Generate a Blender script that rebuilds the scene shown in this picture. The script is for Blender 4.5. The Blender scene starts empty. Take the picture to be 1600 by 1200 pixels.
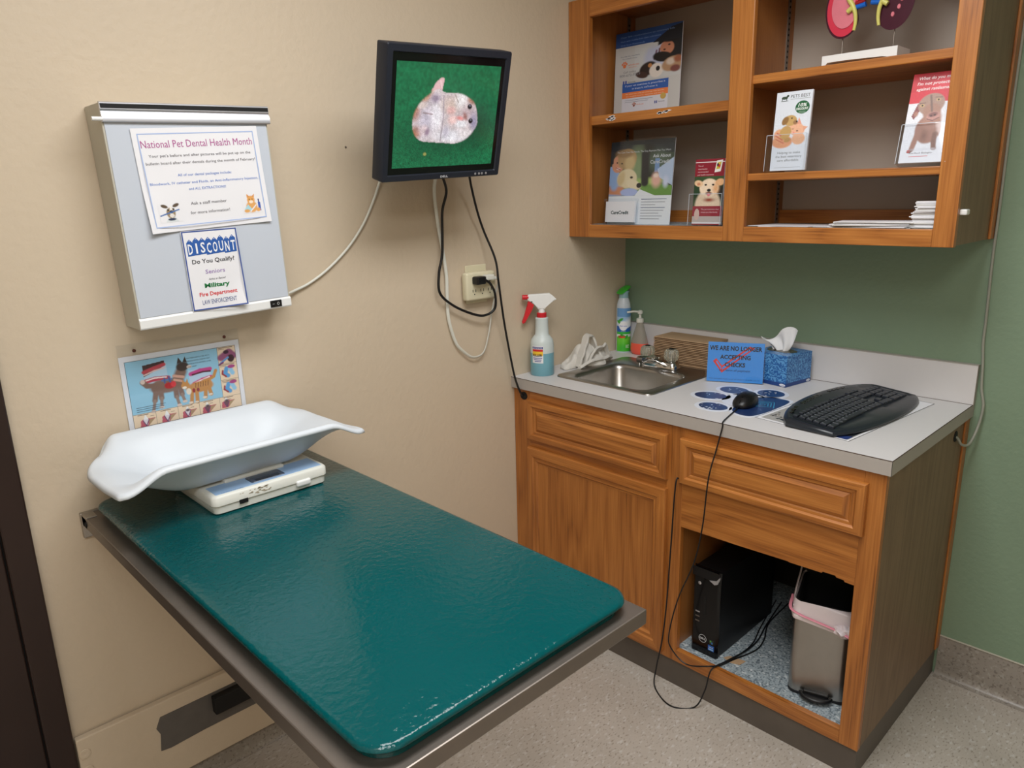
import bpy, bmesh, math, random
import numpy as np
from math import sin, cos, pi, radians
from mathutils import Vector, Matrix, noise

S = bpy.context.scene
COL = S.collection
random.seed(7)

# ------------------------------------------------------------------ camera, world, light, exposure
cam_d = bpy.data.cameras.new('camera'); cam = bpy.data.objects.new('camera', cam_d); COL.objects.link(cam)
S.camera = cam
CX, CY, CZ = 1.8396, -2.4216, 1.5397
_R = [(0.69692412, 0.71677166, -0.02313358), (-0.16242029, 0.18917819, 0.96841688), (-0.69851015, 0.67115572, -0.24826111)]
m = Matrix(((_R[0][0], _R[1][0], -_R[2][0], CX), (_R[0][1], _R[1][1], -_R[2][1], CY), (_R[0][2], _R[1][2], -_R[2][2], CZ), (0, 0, 0, 1)))
cam.matrix_world = m
cam_d.sensor_width = 36.0; cam_d.lens = 1146.05 / 1600 * 36.0
cam_d.clip_start = 0.02

w = bpy.data.worlds.new('world'); S.world = w; w.use_nodes = True
w.node_tree.nodes['Background'].inputs[0].default_value = (0.8, 0.85, 0.9, 1)
w.node_tree.nodes['Background'].inputs[1].default_value = 0.05
S.view_settings.view_transform = 'Standard'; S.view_settings.look = 'None'
S.view_settings.gamma = 1; S.view_settings.use_curve_mapping = False
S.view_settings.exposure = 0.0
S.cycles.transparent_max_bounces = 32

def area(name, loc, rot, sx, sy, power, col):
    l = bpy.data.lights.new(name, 'AREA'); l.shape = 'RECTANGLE'; l.size = sx; l.size_y = sy
    l.energy = power; l.color = col
    o = bpy.data.objects.new(name, l); COL.objects.link(o); o.location = loc; o.rotation_euler = rot
    return o
area('ceiling_lamp', (1.15, -1.55, 2.50), (0, 0, 0), 0.6, 1.2, 30, (0.98, 0.99, 1.0))
area('ceiling_lamp', (2.2, -2.9, 2.50), (0, 0, 0), 0.6, 1.2, 28, (0.98, 0.99, 1.0))

# ------------------------------------------------------------------ helpers
def lin(c):
    r = []
    for v in c[:3]:
        v = v / 255.0
        r.append(v / 12.92 if v <= 0.04045 else ((v + 0.055) / 1.055) ** 2.4)
    return tuple(r)

def newmat(name):
    mt = bpy.data.materials.new(name); mt.use_nodes = True
    nt = mt.node_tree; b = nt.nodes['Principled BSDF']
    return mt, nt, b

def mat(name, col, rough=0.5, metal=0.0, bump=0.0, bscale=200.0, var=0.0, vscale=5.0, coat=0.0, spec=None, trans=0.0, ior=1.45, sss=0.0, bdetail=3.0):
    mt, nt, b = newmat(name)
    c = lin(col)
    b.inputs['Base Color'].default_value = (*c, 1)
    b.inputs['Roughness'].default_value = rough
    b.inputs['Metallic'].default_value = metal
    b.inputs['Coat Weight'].default_value = coat
    b.inputs['Transmission Weight'].default_value = trans
    b.inputs['IOR'].default_value = ior
    if sss: b.inputs['Subsurface Weight'].default_value = sss; b.inputs['Subsurface Radius'].default_value = (.01, .01, .01)
    if spec is not None: b.inputs['Specular IOR Level'].default_value = spec
    tc = nt.nodes.new('ShaderNodeTexCoord')
    n = nt.nodes.new('ShaderNodeTexNoise'); n.inputs['Scale'].default_value = vscale; n.inputs['Detail'].default_value = 5
    nt.links.new(tc.outputs['Object'], n.inputs['Vector'])
    mx = nt.nodes.new('ShaderNodeMixRGB'); mx.inputs[1].default_value = (*[v * (1 - var) for v in c], 1)
    mx.inputs[2].default_value = (*[min(1, v * (1 + var)) for v in c], 1)
    nt.links.new(n.outputs['Fac'], mx.inputs[0]); nt.links.new(mx.outputs[0], b.inputs['Base Color'])
    if bump:
        n2 = nt.nodes.new('ShaderNodeTexNoise'); n2.inputs['Scale'].default_value = bscale; n2.inputs['Detail'].default_value = bdetail
        nt.links.new(tc.outputs['Object'], n2.inputs['Vector'])
        bp = nt.nodes.new('ShaderNodeBump'); bp.inputs['Strength'].default_value = bump; bp.inputs['Distance'].default_value = 0.004
        nt.links.new(n2.outputs['Fac'], bp.inputs['Height']); nt.links.new(bp.outputs['Normal'], b.inputs['Normal'])
    return mt

def oak(name, axis, light, mid, dark, rough=0.38, gs=1.0, coat=0.15):
    mt, nt, b = newmat(name)
    tc = nt.nodes.new('ShaderNodeTexCoord')
    L = nt.links.new
    def mapped(sc_g, sc_o):
        mp = nt.nodes.new('ShaderNodeMapping')
        s = [sc_o] * 3; s['xyz'.index(axis)] = sc_g
        mp.inputs['Scale'].default_value = s
        L(tc.outputs['Object'], mp.inputs['Vector']); return mp
    mA = mapped(0.7 * gs, 7 * gs); nA = nt.nodes.new('ShaderNodeTexNoise'); nA.inputs['Scale'].default_value = 1.0; nA.inputs['Detail'].default_value = 2; nA.inputs['Roughness'].default_value = .4
    L(mA.outputs[0], nA.inputs['Vector'])
    mul = nt.nodes.new('ShaderNodeMath'); mul.operation = 'MULTIPLY'; mul.inputs[1].default_value = 22
    L(nA.outputs['Fac'], mul.inputs[0])
    fr = nt.nodes.new('ShaderNodeMath'); fr.operation = 'PINGPONG'; fr.inputs[1].default_value = 1
    L(mul.outputs[0], fr.inputs[0])
    mB = mapped(6, 260); nB = nt.nodes.new('ShaderNodeTexNoise'); nB.inputs['Scale'].default_value = 1.0; nB.inputs['Detail'].default_value = 4
    L(mB.outputs[0], nB.inputs['Vector'])
    add = nt.nodes.new('ShaderNodeMath'); add.operation = 'MULTIPLY_ADD'; add.inputs[1].default_value = 0.27
    L(fr.outputs[0], add.inputs[0])
    m2 = nt.nodes.new('ShaderNodeMath'); m2.operation = 'MULTIPLY'; m2.inputs[1].default_value = 0.85; L(nB.outputs['Fac'], m2.inputs[0])
    L(m2.outputs[0], add.inputs[2])
    cr = nt.nodes.new('ShaderNodeValToRGB')
    e = cr.color_ramp.elements
    e[0].position = 0.18; e[0].color = (*lin(dark), 1)
    e[1].position = 0.85; e[1].color = (*lin(light), 1)
    x = cr.color_ramp.elements.new(0.45); x.color = (*lin(mid), 1)
    L(add.outputs[0], cr.inputs['Fac']); L(cr.outputs[0], b.inputs['Base Color'])
    b.inputs['Roughness'].default_value = rough; b.inputs['Coat Weight'].default_value = coat; b.inputs['Coat Roughness'].default_value = .25
    bp = nt.nodes.new('ShaderNodeBump'); bp.inputs['Strength'].default_value = 0.15; bp.inputs['Distance'].default_value = 0.001
    L(nB.outputs['Fac'], bp.inputs['Height']); L(bp.outputs['Normal'], b.inputs['Normal'])
    return mt

def speckle(name, base, darkc, lightc, scale=260.0, rough=0.45, dens=0.36, streak=None, bump=0.0, blotch=0.1):
    mt, nt, b = newmat(name); L = nt.links.new
    tc = nt.nodes.new('ShaderNodeTexCoord'); mp = nt.nodes.new('ShaderNodeMapping')
    if streak: mp.inputs['Scale'].default_value = streak; mp.inputs['Rotation'].default_value = (0, 0, .5)
    L(tc.outputs['Object'], mp.inputs['Vector'])
    n1 = nt.nodes.new('ShaderNodeTexNoise'); n1.inputs['Scale'].default_value = scale; n1.inputs['Detail'].default_value = 2
    n2 = nt.nodes.new('ShaderNodeTexNoise'); n2.inputs['Scale'].default_value = scale * 0.5; n2.inputs['Detail'].default_value = 2
    n3 = nt.nodes.new('ShaderNodeTexNoise'); n3.inputs['Scale'].default_value = 4; n3.inputs['Detail'].default_value = 6
    for n in (n1, n2): L(mp.outputs[0], n.inputs['Vector'])
    L(tc.outputs['Object'], n3.inputs['Vector'])
    r1 = nt.nodes.new('ShaderNodeValToRGB'); r1.color_ramp.elements[0].position = dens - .05; r1.color_ramp.elements[0].color = (*lin(darkc), 1)
    r1.color_ramp.elements[1].position = dens + .03; r1.color_ramp.elements[1].color = (*lin(base), 1)
    L(n1.outputs['Fac'], r1.inputs['Fac'])
    r2 = nt.nodes.new('ShaderNodeValToRGB'); r2.color_ramp.elements[0].position = .58; r2.color_ramp.elements[0].color = (0, 0, 0, 1)
    r2.color_ramp.elements[1].position = .68; L(n2.outputs['Fac'], r2.inputs['Fac'])
    mx = nt.nodes.new('ShaderNodeMixRGB'); mx.inputs[2].default_value = (*lin(lightc), 1); L(r2.outputs[0], mx.inputs[0]); L(r1.outputs[0], mx.inputs[1])
    m3 = nt.nodes.new('ShaderNodeMixRGB'); m3.blend_type = 'MULTIPLY'; m3.inputs[0].default_value = blotch * 4
    r3 = nt.nodes.new('ShaderNodeValToRGB'); r3.color_ramp.elements[0].position = .3; r3.color_ramp.elements[0].color = (.7, .68, .65, 1); r3.color_ramp.elements[1].position = .6
    L(n3.outputs['Fac'], r3.inputs['Fac']); L(mx.outputs[0], m3.inputs[1]); L(r3.outputs[0], m3.inputs[2])
    L(m3.outputs[0], b.inputs['Base Color']); b.inputs['Roughness'].default_value = rough
    return mt

def attrmat(name, rough=0.5, emit=0.0, coat=0.0, base=True):
    mt, nt, b = newmat(name)
    a = nt.nodes.new('ShaderNodeVertexColor'); a.layer_name = 'Col'
    if base: nt.links.new(a.outputs['Color'], b.inputs['Base Color'])
    else: b.inputs['Base Color'].default_value = (0.01, 0.01, 0.01, 1)
    b.inputs['Roughness'].default_value = rough; b.inputs['Coat Weight'].default_value = coat
    if emit:
        nt.links.new(a.outputs['Color'], b.inputs['Emission Color']); b.inputs['Emission Strength'].default_value = emit
    return mt

def clearmat(name, tint=(251, 252, 253), refl=0.05, rough=0.05):
    mt = bpy.data.materials.new(name); mt.use_nodes = True; nt = mt.node_tree
    for n in list(nt.nodes): nt.nodes.remove(n)
    o = nt.nodes.new('ShaderNodeOutputMaterial'); t = nt.nodes.new('ShaderNodeBsdfTransparent'); g = nt.nodes.new('ShaderNodeBsdfGlossy')
    t.inputs[0].default_value = (*lin(tint), 1); g.inputs['Roughness'].default_value = rough; g.inputs[0].default_value = (.9, .9, .9, 1)
    f = nt.nodes.new('ShaderNodeFresnel'); f.inputs[0].default_value = 1.4
    ad = nt.nodes.new('ShaderNodeMath'); ad.inputs[1].default_value = refl * .3
    mx = nt.nodes.new('ShaderNodeMixShader')
    ge = nt.nodes.new('ShaderNodeNewGeometry'); iv = nt.nodes.new('ShaderNodeMath'); iv.operation = 'SUBTRACT'; iv.inputs[0].default_value = 1.0; ml = nt.nodes.new('ShaderNodeMath'); ml.operation = 'MULTIPLY'
    nt.links.new(ge.outputs['Backfacing'], iv.inputs[1]); nt.links.new(f.outputs[0], ad.inputs[0]); nt.links.new(ad.outputs[0], ml.inputs[0]); nt.links.new(iv.outputs[0], ml.inputs[1]); nt.links.new(ml.outputs[0], mx.inputs[0]); nt.links.new(t.outputs[0], mx.inputs[1]); nt.links.new(g.outputs[0], mx.inputs[2]); nt.links.new(mx.outputs[0], o.inputs[0])
    return mt

M = {}
M['wall'] = mat('beige_paint', (204, 188, 165), 0.5, bump=.32, bscale=55, var=.03, vscale=2)
M['green'] = mat('green_paint', (128, 150, 126), 0.5, bump=.3, bscale=60, var=.04, vscale=2)
M['ceil'] = mat('ceiling_white', (225, 222, 214), 0.9)
M['floor'] = speckle('vinyl_floor', (186, 178, 168), (150, 140, 128), (200, 196, 190), 190, .42, .38, streak=(1, .45, 1), blotch=.12)
M['cove'] = speckle('cove_vinyl', (150, 143, 134), (122, 114, 106), (165, 160, 152), 150, .35, .4, blotch=.15)
M['kick'] = mat('kick_vinyl', (92, 84, 76), .45, var=.25, vscale=12)
M['oakv'] = oak('oak_vertical', 'z', (188, 122, 58), (160, 97, 41), (104, 59, 24))
M['oakh'] = oak('oak_horizontal', 'x', (192, 126, 60), (163, 99, 42), (106, 60, 24))
M['oaky'] = oak('oak_deep', 'y', (172, 108, 52), (152, 90, 40), (112, 62, 26))
M['oakin'] = oak('oak_inner', 'z', (168, 112, 60), (156, 100, 50), (136, 84, 40), gs=.6)
M['veneer'] = oak('grey_brown_veneer', 'z', (138, 113, 87), (122, 98, 73), (96, 74, 54), rough=.5, coat=0)
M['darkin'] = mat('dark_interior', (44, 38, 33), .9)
M['greyback'] = mat('greige_back_panel', (178, 167, 155), .55, var=.03)
M['cabfloor'] = speckle('blue_grey_liner', (160, 172, 178), (105, 118, 126), (205, 212, 214), 160, .5, .45)
M['lam'] = mat('white_laminate', (210, 208, 208), .4, var=.015, vscale=30)
M['lamedge'] = mat('laminate_edge', (172, 166, 160), .45, var=.03, vscale=60)
M['seam'] = mat('brown_seam', (70, 52, 38), .6)
M['steel'] = mat('brushed_steel', (172, 168, 163), .32, 1.0, var=.08, vscale=30)
M['steeld'] = mat('dull_steel', (134, 125, 117), .4, .8, var=.12, vscale=20)
M['chrome'] = mat('chrome', (215, 215, 215), .08, 1.0)
M['teal'] = mat('teal_vinyl', (0, 76, 79), .10, bump=.42, bscale=85, spec=.45, bdetail=3, var=.05)
M['white'] = mat('white_plastic', (232, 233, 232), .3)
M['tray'] = mat('glossy_white_tray', (216, 223, 230), .34, spec=.35)
M['offwhite'] = mat('offwhite_plastic', (222, 222, 214), .4)
M['ivory'] = mat('ivory_plastic', (214, 207, 178), .4)
M['alu'] = mat('aluminium', (196, 197, 202), .35, .7)
M['putty'] = mat('putty_metal', (190, 186, 172), .5)
M['panel'] = mat('frosted_acrylic', (196, 203, 214), .35)
M['black'] = mat('black_plastic', (18, 18, 20), .38)
M['blackg'] = mat('black_gloss', (8, 8, 10), .15)
M['blackm'] = mat('black_matte', (14, 14, 14), .7)
M['navybez'] = mat('blueblack_plastic', (30, 34, 44), .4)
M['kb'] = mat('keyboard_plastic', (34, 39, 46), .28)
M['key'] = mat('key_plastic', (38, 42, 50), .35)
M['red'] = mat('red_plastic', (205, 35, 45), .35)
M['paper'] = mat('paper_white', (232, 232, 236), .6)
M['paperb'] = mat('paper_edge', (206, 204, 200), .8)
M['kraft'] = mat('brown_kraft', (172, 142, 110), .85, var=.08, vscale=30)
M['terry'] = mat('white_terry', (226, 222, 214), .95, bump=.9, bscale=420)
M['tissue'] = mat('tissue_paper', (235, 236, 238), .8, sss=.3)
M['bag'] = mat('white_bag_film', (226, 214, 216), .3, sss=.1)
M['pink'] = mat('pink_drawtape', (222, 140, 156), .4)
M['dark_brown'] = mat('dark_brown_paint', (44, 30, 26), .4, var=.15, vscale=8)
M['clear'] = clearmat('clear_plastic')
M['knob'] = mat('crystal_knob', (225, 222, 205), .08, trans=.75, ior=1.49)
M['bottle'] = mat('frosted_bottle', (205, 215, 214), .35, sss=.2)
M['bluewater'] = mat('blue_liquid', (120, 172, 186), .3, sss=.2)
M['soapc'] = mat('clear_soap_bottle', (200, 196, 184), .12, trans=.55, ior=1.2)
M['soapl'] = mat('coral_soap', (232, 96, 76), .2, sss=.2)
M['ltblue'] = mat('light_blue_panel', (158, 190, 226), .35)
M['lcd'] = mat('grey_lcd', (72, 84, 104), .2)
M['lcdk'] = mat('dark_lcd', (44, 50, 62), .2)
M['greyprint'] = mat('grey_steel_paint', (104, 100, 96), .5, .3, var=.15, vscale=30)
M['cordw'] = mat('white_cord', (214, 214, 204), .45)
M['cordg'] = mat('grey_cord', (150, 152, 140), .5)
M['kidred'] = mat('kidney_crimson', (206, 52, 76), .3)
M['kidpink'] = mat('kidney_pink', (214, 120, 134), .3, var=.12, vscale=30)
M['kiddark'] = mat('kidney_maroon', (66, 24, 40), .25, var=.3, vscale=25)
M['kidyel'] = mat('kidney_yellow', (206, 200, 110), .35)
M['kidart'] = mat('artery_red', (150, 30, 36), .3)
M['kidvein'] = mat('vein_blue', (24, 96, 190), .3)
M['print'] = attrmat('printed_ink', .45)
M['printg'] = attrmat('printed_ink_gloss', .25, coat=.3)
M['screen'] = attrmat('lit_screen', .15, emit=1.0, base=False)

def mesh_from_bm(bm, name, mats, smooth=False, auto=True):
    me = bpy.data.meshes.new(name)
    bmesh.ops.recalc_face_normals(bm, faces=bm.faces)
    bm.to_mesh(me); bm.free()
    for mm in (mats if isinstance(mats, (list, tuple)) else [mats]): me.materials.append(mm)
    if smooth:
        me.polygons.foreach_set('use_smooth', [True] * len(me.polygons))
        if auto: me.set_sharp_from_angle(angle=radians(smooth if smooth is not True else 40))
    return me

def part(name, bm, mats, parent=None, smooth=False, kind=None, label=None):
    me = bm if isinstance(bm, bpy.types.Mesh) else mesh_from_bm(bm, name, mats, smooth)
    o = bpy.data.objects.new(name, me); COL.objects.link(o)
    if parent is not None: o.parent = parent
    if kind: o['kind'] = kind
    if label: o['label'] = label
    return o

def thing(name, label, cat, loc=(0, 0, 0), rot=(0, 0, 0), group=None):
    o = bpy.data.objects.new(name, None); COL.objects.link(o); o.empty_display_size = .05
    o.location = loc; o.rotation_euler = rot
    return tag(o, label, cat, group)

def tag(o, label, cat, group=None):
    o['label'] = label; o['category'] = cat
    if group: o['group'] = group
    return o

def B():
    return bmesh.new()

def box(bm, x0, x1, y0, y1, z0, z1, bev=0.0, seg=2, mi=0):
    r = bmesh.ops.create_cube(bm, size=1.0, matrix=Matrix.Translation(((x0 + x1) / 2, (y0 + y1) / 2, (z0 + z1) / 2)) @ Matrix.Diagonal((abs(x1 - x0), abs(y1 - y0), abs(z1 - z0), 1)))
    vs = r['verts']
    fs = set(f for v in vs for f in v.link_faces)
    for f in fs: f.material_index = mi
    if bev > 0:
        es = list(set(e for v in vs for e in v.link_edges))
        bmesh.ops.bevel(bm, geom=es, offset=bev, segments=seg, profile=.5, affect='EDGES', clamp_overlap=True)
    return bm

def bx(*a, **k):
    return box(B(), *a, **k)

def rrect(cx, cy, hx, hy, r, n=6):
    pts = []
    r = min(r, hx, hy)
    for q, (sx, sy) in enumerate(((1, 1), (-1, 1), (-1, -1), (1, -1))):
        for i in range(n + 1):
            a = (q + i / n) * pi / 2
            pts.append((cx + sx * (hx - r) + r * cos(a), cy + sy * (hy - r) + r * sin(a)))
    return pts

def loft(bm, loops, cap0=True, cap1=True, closed=True, mi=0):
    rows = [[bm.verts.new(p) for p in lp] for lp in loops]
    n = len(rows[0])
    for a, b in zip(rows[:-1], rows[1:]):
        for i in range(n if closed else n - 1):
            j = (i + 1) % n
            f = bm.faces.new((a[i], a[j], b[j], b[i])); f.material_index = mi
    if cap0: bm.faces.new(rows[0][::-1]).material_index = mi
    if cap1: bm.faces.new(rows[-1]).material_index = mi
    return bm

def lathe(bm, prof, cx=0, cy=0, n=32, cap0=True, cap1=True, sx=1, sy=1):
    return loft(bm, [[(cx + r * sx * cos(2 * pi * i / n), cy + r * sy * sin(2 * pi * i / n), z) for i in range(n)] for r, z in prof], cap0, cap1)

def prism(bm, poly, axis, d0, d1, mi=0):
    def P(p, d):
        if axis == 'z': return (p[0], p[1], d)
        if axis == 'y': return (p[0], d, p[1])
        return (d, p[0], p[1])
    return loft(bm, [[P(p, d0) for p in poly], [P(p, d1) for p in poly]], mi=mi)

def catmull(pts, sub=8):
    P = [Vector(p) for p in pts]; P = [P[0] * 2 - P[1]] + P + [P[-1] * 2 - P[-2]]
    out = []
    for i in range(1, len(P) - 2):
        for k in range(sub):
            t = k / sub; a, b, c, d = P[i - 1:i + 3]
            out.append(.5 * ((2 * b) + (-a + c) * t + (2 * a - 5 * b + 4 * c - d) * t * t + (-a + 3 * b - 3 * c + d) * t ** 3))
    out.append(P[-2]); return out

def tube(bm, pts, r, n=8, sub=8, flat=1.0, smooth=True):
    P = catmull(pts, sub) if smooth else [Vector(p) for p in pts]
    rad = r if callable(r) else (lambda t: r)
    up = Vector((0, 0, 1)); loops = []
    prev = None
    for i, p in enumerate(P):
        t = (P[min(i + 1, len(P) - 1)] - P[max(i - 1, 0)]).normalized()
        if prev is None:
            s = t.cross(up)
            if s.length < .1: s = t.cross(Vector((1, 0, 0)))
        else: s = prev - t * prev.dot(t)
        s.normalize(); prev = s; u = s.cross(t); R_ = rad(i / (len(P) - 1))
        loops.append([p + s * R_ * cos(2 * pi * k / n) + u * R_ * flat * sin(2 * pi * k / n) for k in range(n)])
    return loft(bm, loops)

def raised(x0, x1, z0, z1, yf, steps, ix, iz, center_h, name, parent, cmat=0):
    """framed front: nested rectangles, (fraction of rail width, height in front of yf)"""
    bm = B(); rows = []
    for f, h in steps:
        a, b_ = ix * f, iz * f
        rows.append([bm.verts.new(p) for p in ((x0 + a, yf - h, z0 + b_), (x1 - a, yf - h, z0 + b_), (x1 - a, yf - h, z1 - b_), (x0 + a, yf - h, z1 - b_))])
    for a, b_ in zip(rows[:-1], rows[1:]):
        for i in range(4):
            j = (i + 1) % 4
            f = bm.faces.new((a[i], a[j], b_[j], b_[i])); f.material_index = 0 if i % 2 == 0 else 1
    f = bm.faces.new(rows[-1]); f.material_index = cmat
    bm.faces.new(rows[0][::-1])
    return part(name, bm, [M['oakh'], M['oakv']], parent, smooth=25)

# ---- flat printing ----
class Canvas:
    def __init__(s, nx, ny, bg, asp=None):
        s.nx, s.ny = nx, ny; s.A = asp or nx / ny
        s.X, s.Y = np.meshgrid(np.linspace(0, s.A, nx), np.linspace(0, 1, ny))
        s.c = np.zeros((ny, nx, 3)); s.c[:] = lin(bg)
    def mix(s, a, col):
        a = np.clip(a, 0, 1)[..., None]; s.c = s.c * (1 - a) + np.array(lin(col)) * a; return s
    def ell(s, cx, cy, rx, ry, col, rot=0, soft=.12, al=1.0):
        r = radians(rot); dx, dy = s.X - cx, s.Y - cy
        u = (dx * cos(r) + dy * sin(r)) / rx; v = (-dx * sin(r) + dy * cos(r)) / ry
        return s.mix(al * (1 - (np.sqrt(u * u + v * v) - (1 - soft)) / (2 * soft)), col)
    def poly(s, pts, col, al=1.0):
        ins = np.zeros(s.X.shape, bool); n = len(pts)
        for i in range(n):
            x0, y0 = pts[i]; x1, y1 = pts[(i + 1) % n]
            if y0 == y1: continue
            c = ((s.Y >= min(y0, y1)) & (s.Y < max(y0, y1)) & (s.X < (x1 - x0) * (s.Y - y0) / (y1 - y0) + x0)); ins ^= c
        return s.mix(ins * al, col)
    def rect(s, x0, y0, x1, y1, col, al=1.0): return s.poly([(x0, y0), (x1, y0), (x1, y1), (x0, y1)], col, al)
    def line(s, pts, wd, col, al=1.0):
        for (x0, y0), (x1, y1) in zip(pts[:-1], pts[1:]):
            dx, dy = x1 - x0, y1 - y0; L2 = dx * dx + dy * dy + 1e-9
            t = np.clip(((s.X - x0) * dx + (s.Y - y0) * dy) / L2, 0, 1)
            d = np.hypot(s.X - x0 - t * dx, s.Y - y0 - t * dy)
            s.mix(al * (1.3 - d / wd * 1.0) * 2, col)
        return s
    def noise(s, amt, cell=1, seed=1, mask=None):
        rg = np.random.RandomState(seed); ny, nx = s.ny // cell + 2, s.nx // cell + 2
        n = rg.rand(ny, nx); n = np.kron(n, np.ones((cell, cell)))[:s.ny, :s.nx]
        if cell > 1:
            for _ in range(cell): n = (n + np.roll(n, 1, 0) + np.roll(n, 1, 1) + np.roll(n, -1, 0) + np.roll(n, -1, 1)) / 5
        f = 1 + amt * (n - .5) * 2
        if mask is not None: f = 1 + (f - 1) * mask
        s.c = np.clip(s.c * f[..., None], 0, 1); return s

_txt_cache = {}
def text_geo(st, bold=0.0, shear=0.0):
    k = (st, bold, shear)
    if k not in _txt_cache:
        cu = bpy.data.curves.new('t', 'FONT'); cu.body = st; cu.size = 1; cu.resolution_u = 2; cu.offset = bold; cu.shear = shear
        o = bpy.data.objects.new('t', cu); COL.objects.link(o)
        dg = bpy.context.evaluated_depsgraph_get(); me = bpy.data.meshes.new_from_object(o.evaluated_get(dg))
        vs = [(v.co.x, v.co.y) for v in me.vertices]; fs = [tuple(p.vertices) for p in me.polygons]
        bpy.data.objects.remove(o); bpy.data.curves.remove(cu); bpy.data.meshes.remove(me)
        _txt_cache[k] = (vs, fs)
    return _txt_cache[k]

class Print:
    def __init__(s): s.v = []; s.f = []; s.c = []
    def rawpoly(s, pts, col, layer):
        b = len(s.v); s.v += [(x, y, layer * .00018) for x, y in pts]; s.f.append(tuple(range(b, b + len(pts)))); s.c += [lin(col)] * len(pts); return s
    def rect(s, x0, y0, x1, y1, col, layer=1): return s.rawpoly([(x0, y0), (x1, y0), (x1, y1), (x0, y1)], col, layer)
    def frame(s, x0, y0, x1, y1, t, col, layer=1):
        s.rect(x0, y0, x1, y0 + t, col, layer); s.rect(x0, y1 - t, x1, y1, col, layer); s.rect(x0, y0 + t, x0 + t, y1 - t, col, layer); return s.rect(x1 - t, y0 + t, x1, y1 - t, col, layer)
    def ell(s, cx, cy, rx, ry, col, layer=1, rot=0, n=28):
        r = radians(rot)
        return s.rawpoly([(cx + rx * cos(2 * pi * i / n) * cos(r) - ry * sin(2 * pi * i / n) * sin(r), cy + rx * cos(2 * pi * i / n) * sin(r) + ry * sin(2 * pi * i / n) * cos(r)) for i in range(n)], col, layer)
    def text(s, st, x, y, h, col, layer=3, width=None, align='l', bold=0.0, shear=0.0, rot=0.0):
        """h = capital height in metres, width = total width to stretch to"""
        vs, fs = text_geo(st, bold, shear)
        if not vs: return s
        x0 = min(v[0] for v in vs); x1 = max(v[0] for v in vs); k = h / .70
        kx = k if width is None else width / (x1 - x0); W = (x1 - x0) * kx
        ox = x - (0 if align == 'l' else W / 2 if align == 'c' else W)
        b = len(s.v)
        for vx, vy in vs:
            px, py = (vx - x0) * kx, vy * k
            if rot: px, py = px * cos(rot) - py * sin(rot), px * sin(rot) + py * cos(rot)
            s.v.append((ox + px, y + py, layer * .00018))
        s.c += [lin(col)] * len(vs); s.f += [tuple(b + i for i in f) for f in fs]; return s
    def pic(s, x0, y0, x1, y1, cv, layer=2):
        b = len(s.v); nx, ny = cv.nx, cv.ny
        for j in range(ny):
            for i in range(nx):
                s.v.append((x0 + (x1 - x0) * i / (nx - 1), y1 - (y1 - y0) * j / (ny - 1), layer * .00018)); s.c.append(tuple(cv.c[j, i]))
        for j in range(ny - 1):
            for i in range(nx - 1):
                a = b + j * nx + i; s.f.append((a, a + nx, a + nx + 1, a + 1))
        return s
    def map(s, fn): s.v = [fn(v) for v in s.v]; return s
    def build(s, name, parent, mtx, mt='print'):
        me = bpy.data.meshes.new(name); me.from_pydata([tuple(mtx @ Vector(v)) for v in s.v], [], s.f)
        at = me.color_attributes.new('Col', 'FLOAT_COLOR', 'POINT')
        at.data.foreach_set('color', np.array([(*c, 1.0) for c in s.c], dtype=np.float32).ravel())
        me.materials.append(M[mt]); return part(name, me, None, parent)

def basis(o, u, v):
    u = Vector(u).normalized(); v = Vector(v).normalized(); n = u.cross(v)
    return Matrix(((u[0], v[0], n[0], o[0]), (u[1], v[1], n[1], o[1]), (u[2], v[2], n[2], o[2]), (0, 0, 0, 1)))

def xform(bm, mtx):
    bmesh.ops.transform(bm, matrix=mtx, verts=bm.verts); return bm

# ================================================================== THE SETTING
RX, RY, RZ = 2.95, -3.45, 2.52
def struct(name, bm, mt, smooth=False):
    o = part(name, bm, mt, None, smooth); o['kind'] = 'structure'; return o
struct('floor', bx(-.1, RX + .1, RY - .1, .1, -.1, 0), M['floor'])
struct('ceiling', bx(-.1, RX + .1, RY - .1, .1, RZ, RZ + .1), M['ceil'])
struct('wall_left', bx(-.1, 0, RY - .1, .0, 0, RZ), M['wall'])
struct('wall_back', bx(0, RX + .1, 0, .1, 0, RZ), M['green'])
struct('wall_right', bx(RX, RX + .1, RY, 0, 0, RZ), M['wall'])
struct('wall_front', bx(0, RX, RY - .1, RY, 0, RZ), M['wall'])

def cove(L0, L1, along, h, name, toe=.022):
    prof = [(0, h), (.002, h), (.0035, h - .003), (.0035, .03)]
    for i in range(1, 7):
        a = i / 6 * pi / 2; prof.append((.0035 + toe * (1 - cos(a)), .03 - .0295 * sin(a)))
    prof += [(.0035 + toe, 0), (0, 0)]
    bm = B()
    if along == 'x': loft(bm, [[(L, -d, z) for d, z in prof] for L in (L0, L1)])
    else: loft(bm, [[(d, L, z) for d, z in prof] for L in (L0, L1)])
    return struct(name, bm, M['cove'], 40)
cove(1.281, RX, 'x', .138, 'baseboard_back')
bm = B(); box(bm, 1.281, RX, -.006, 0, .138, .1415, .001)
struct('shine_strip_1', bm, M['putty'])  # pale strip standing in for the shine along the baseboard's top edge
cove(-.63, -2.155, 'y', .066, 'baseboard_left', .012)

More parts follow.
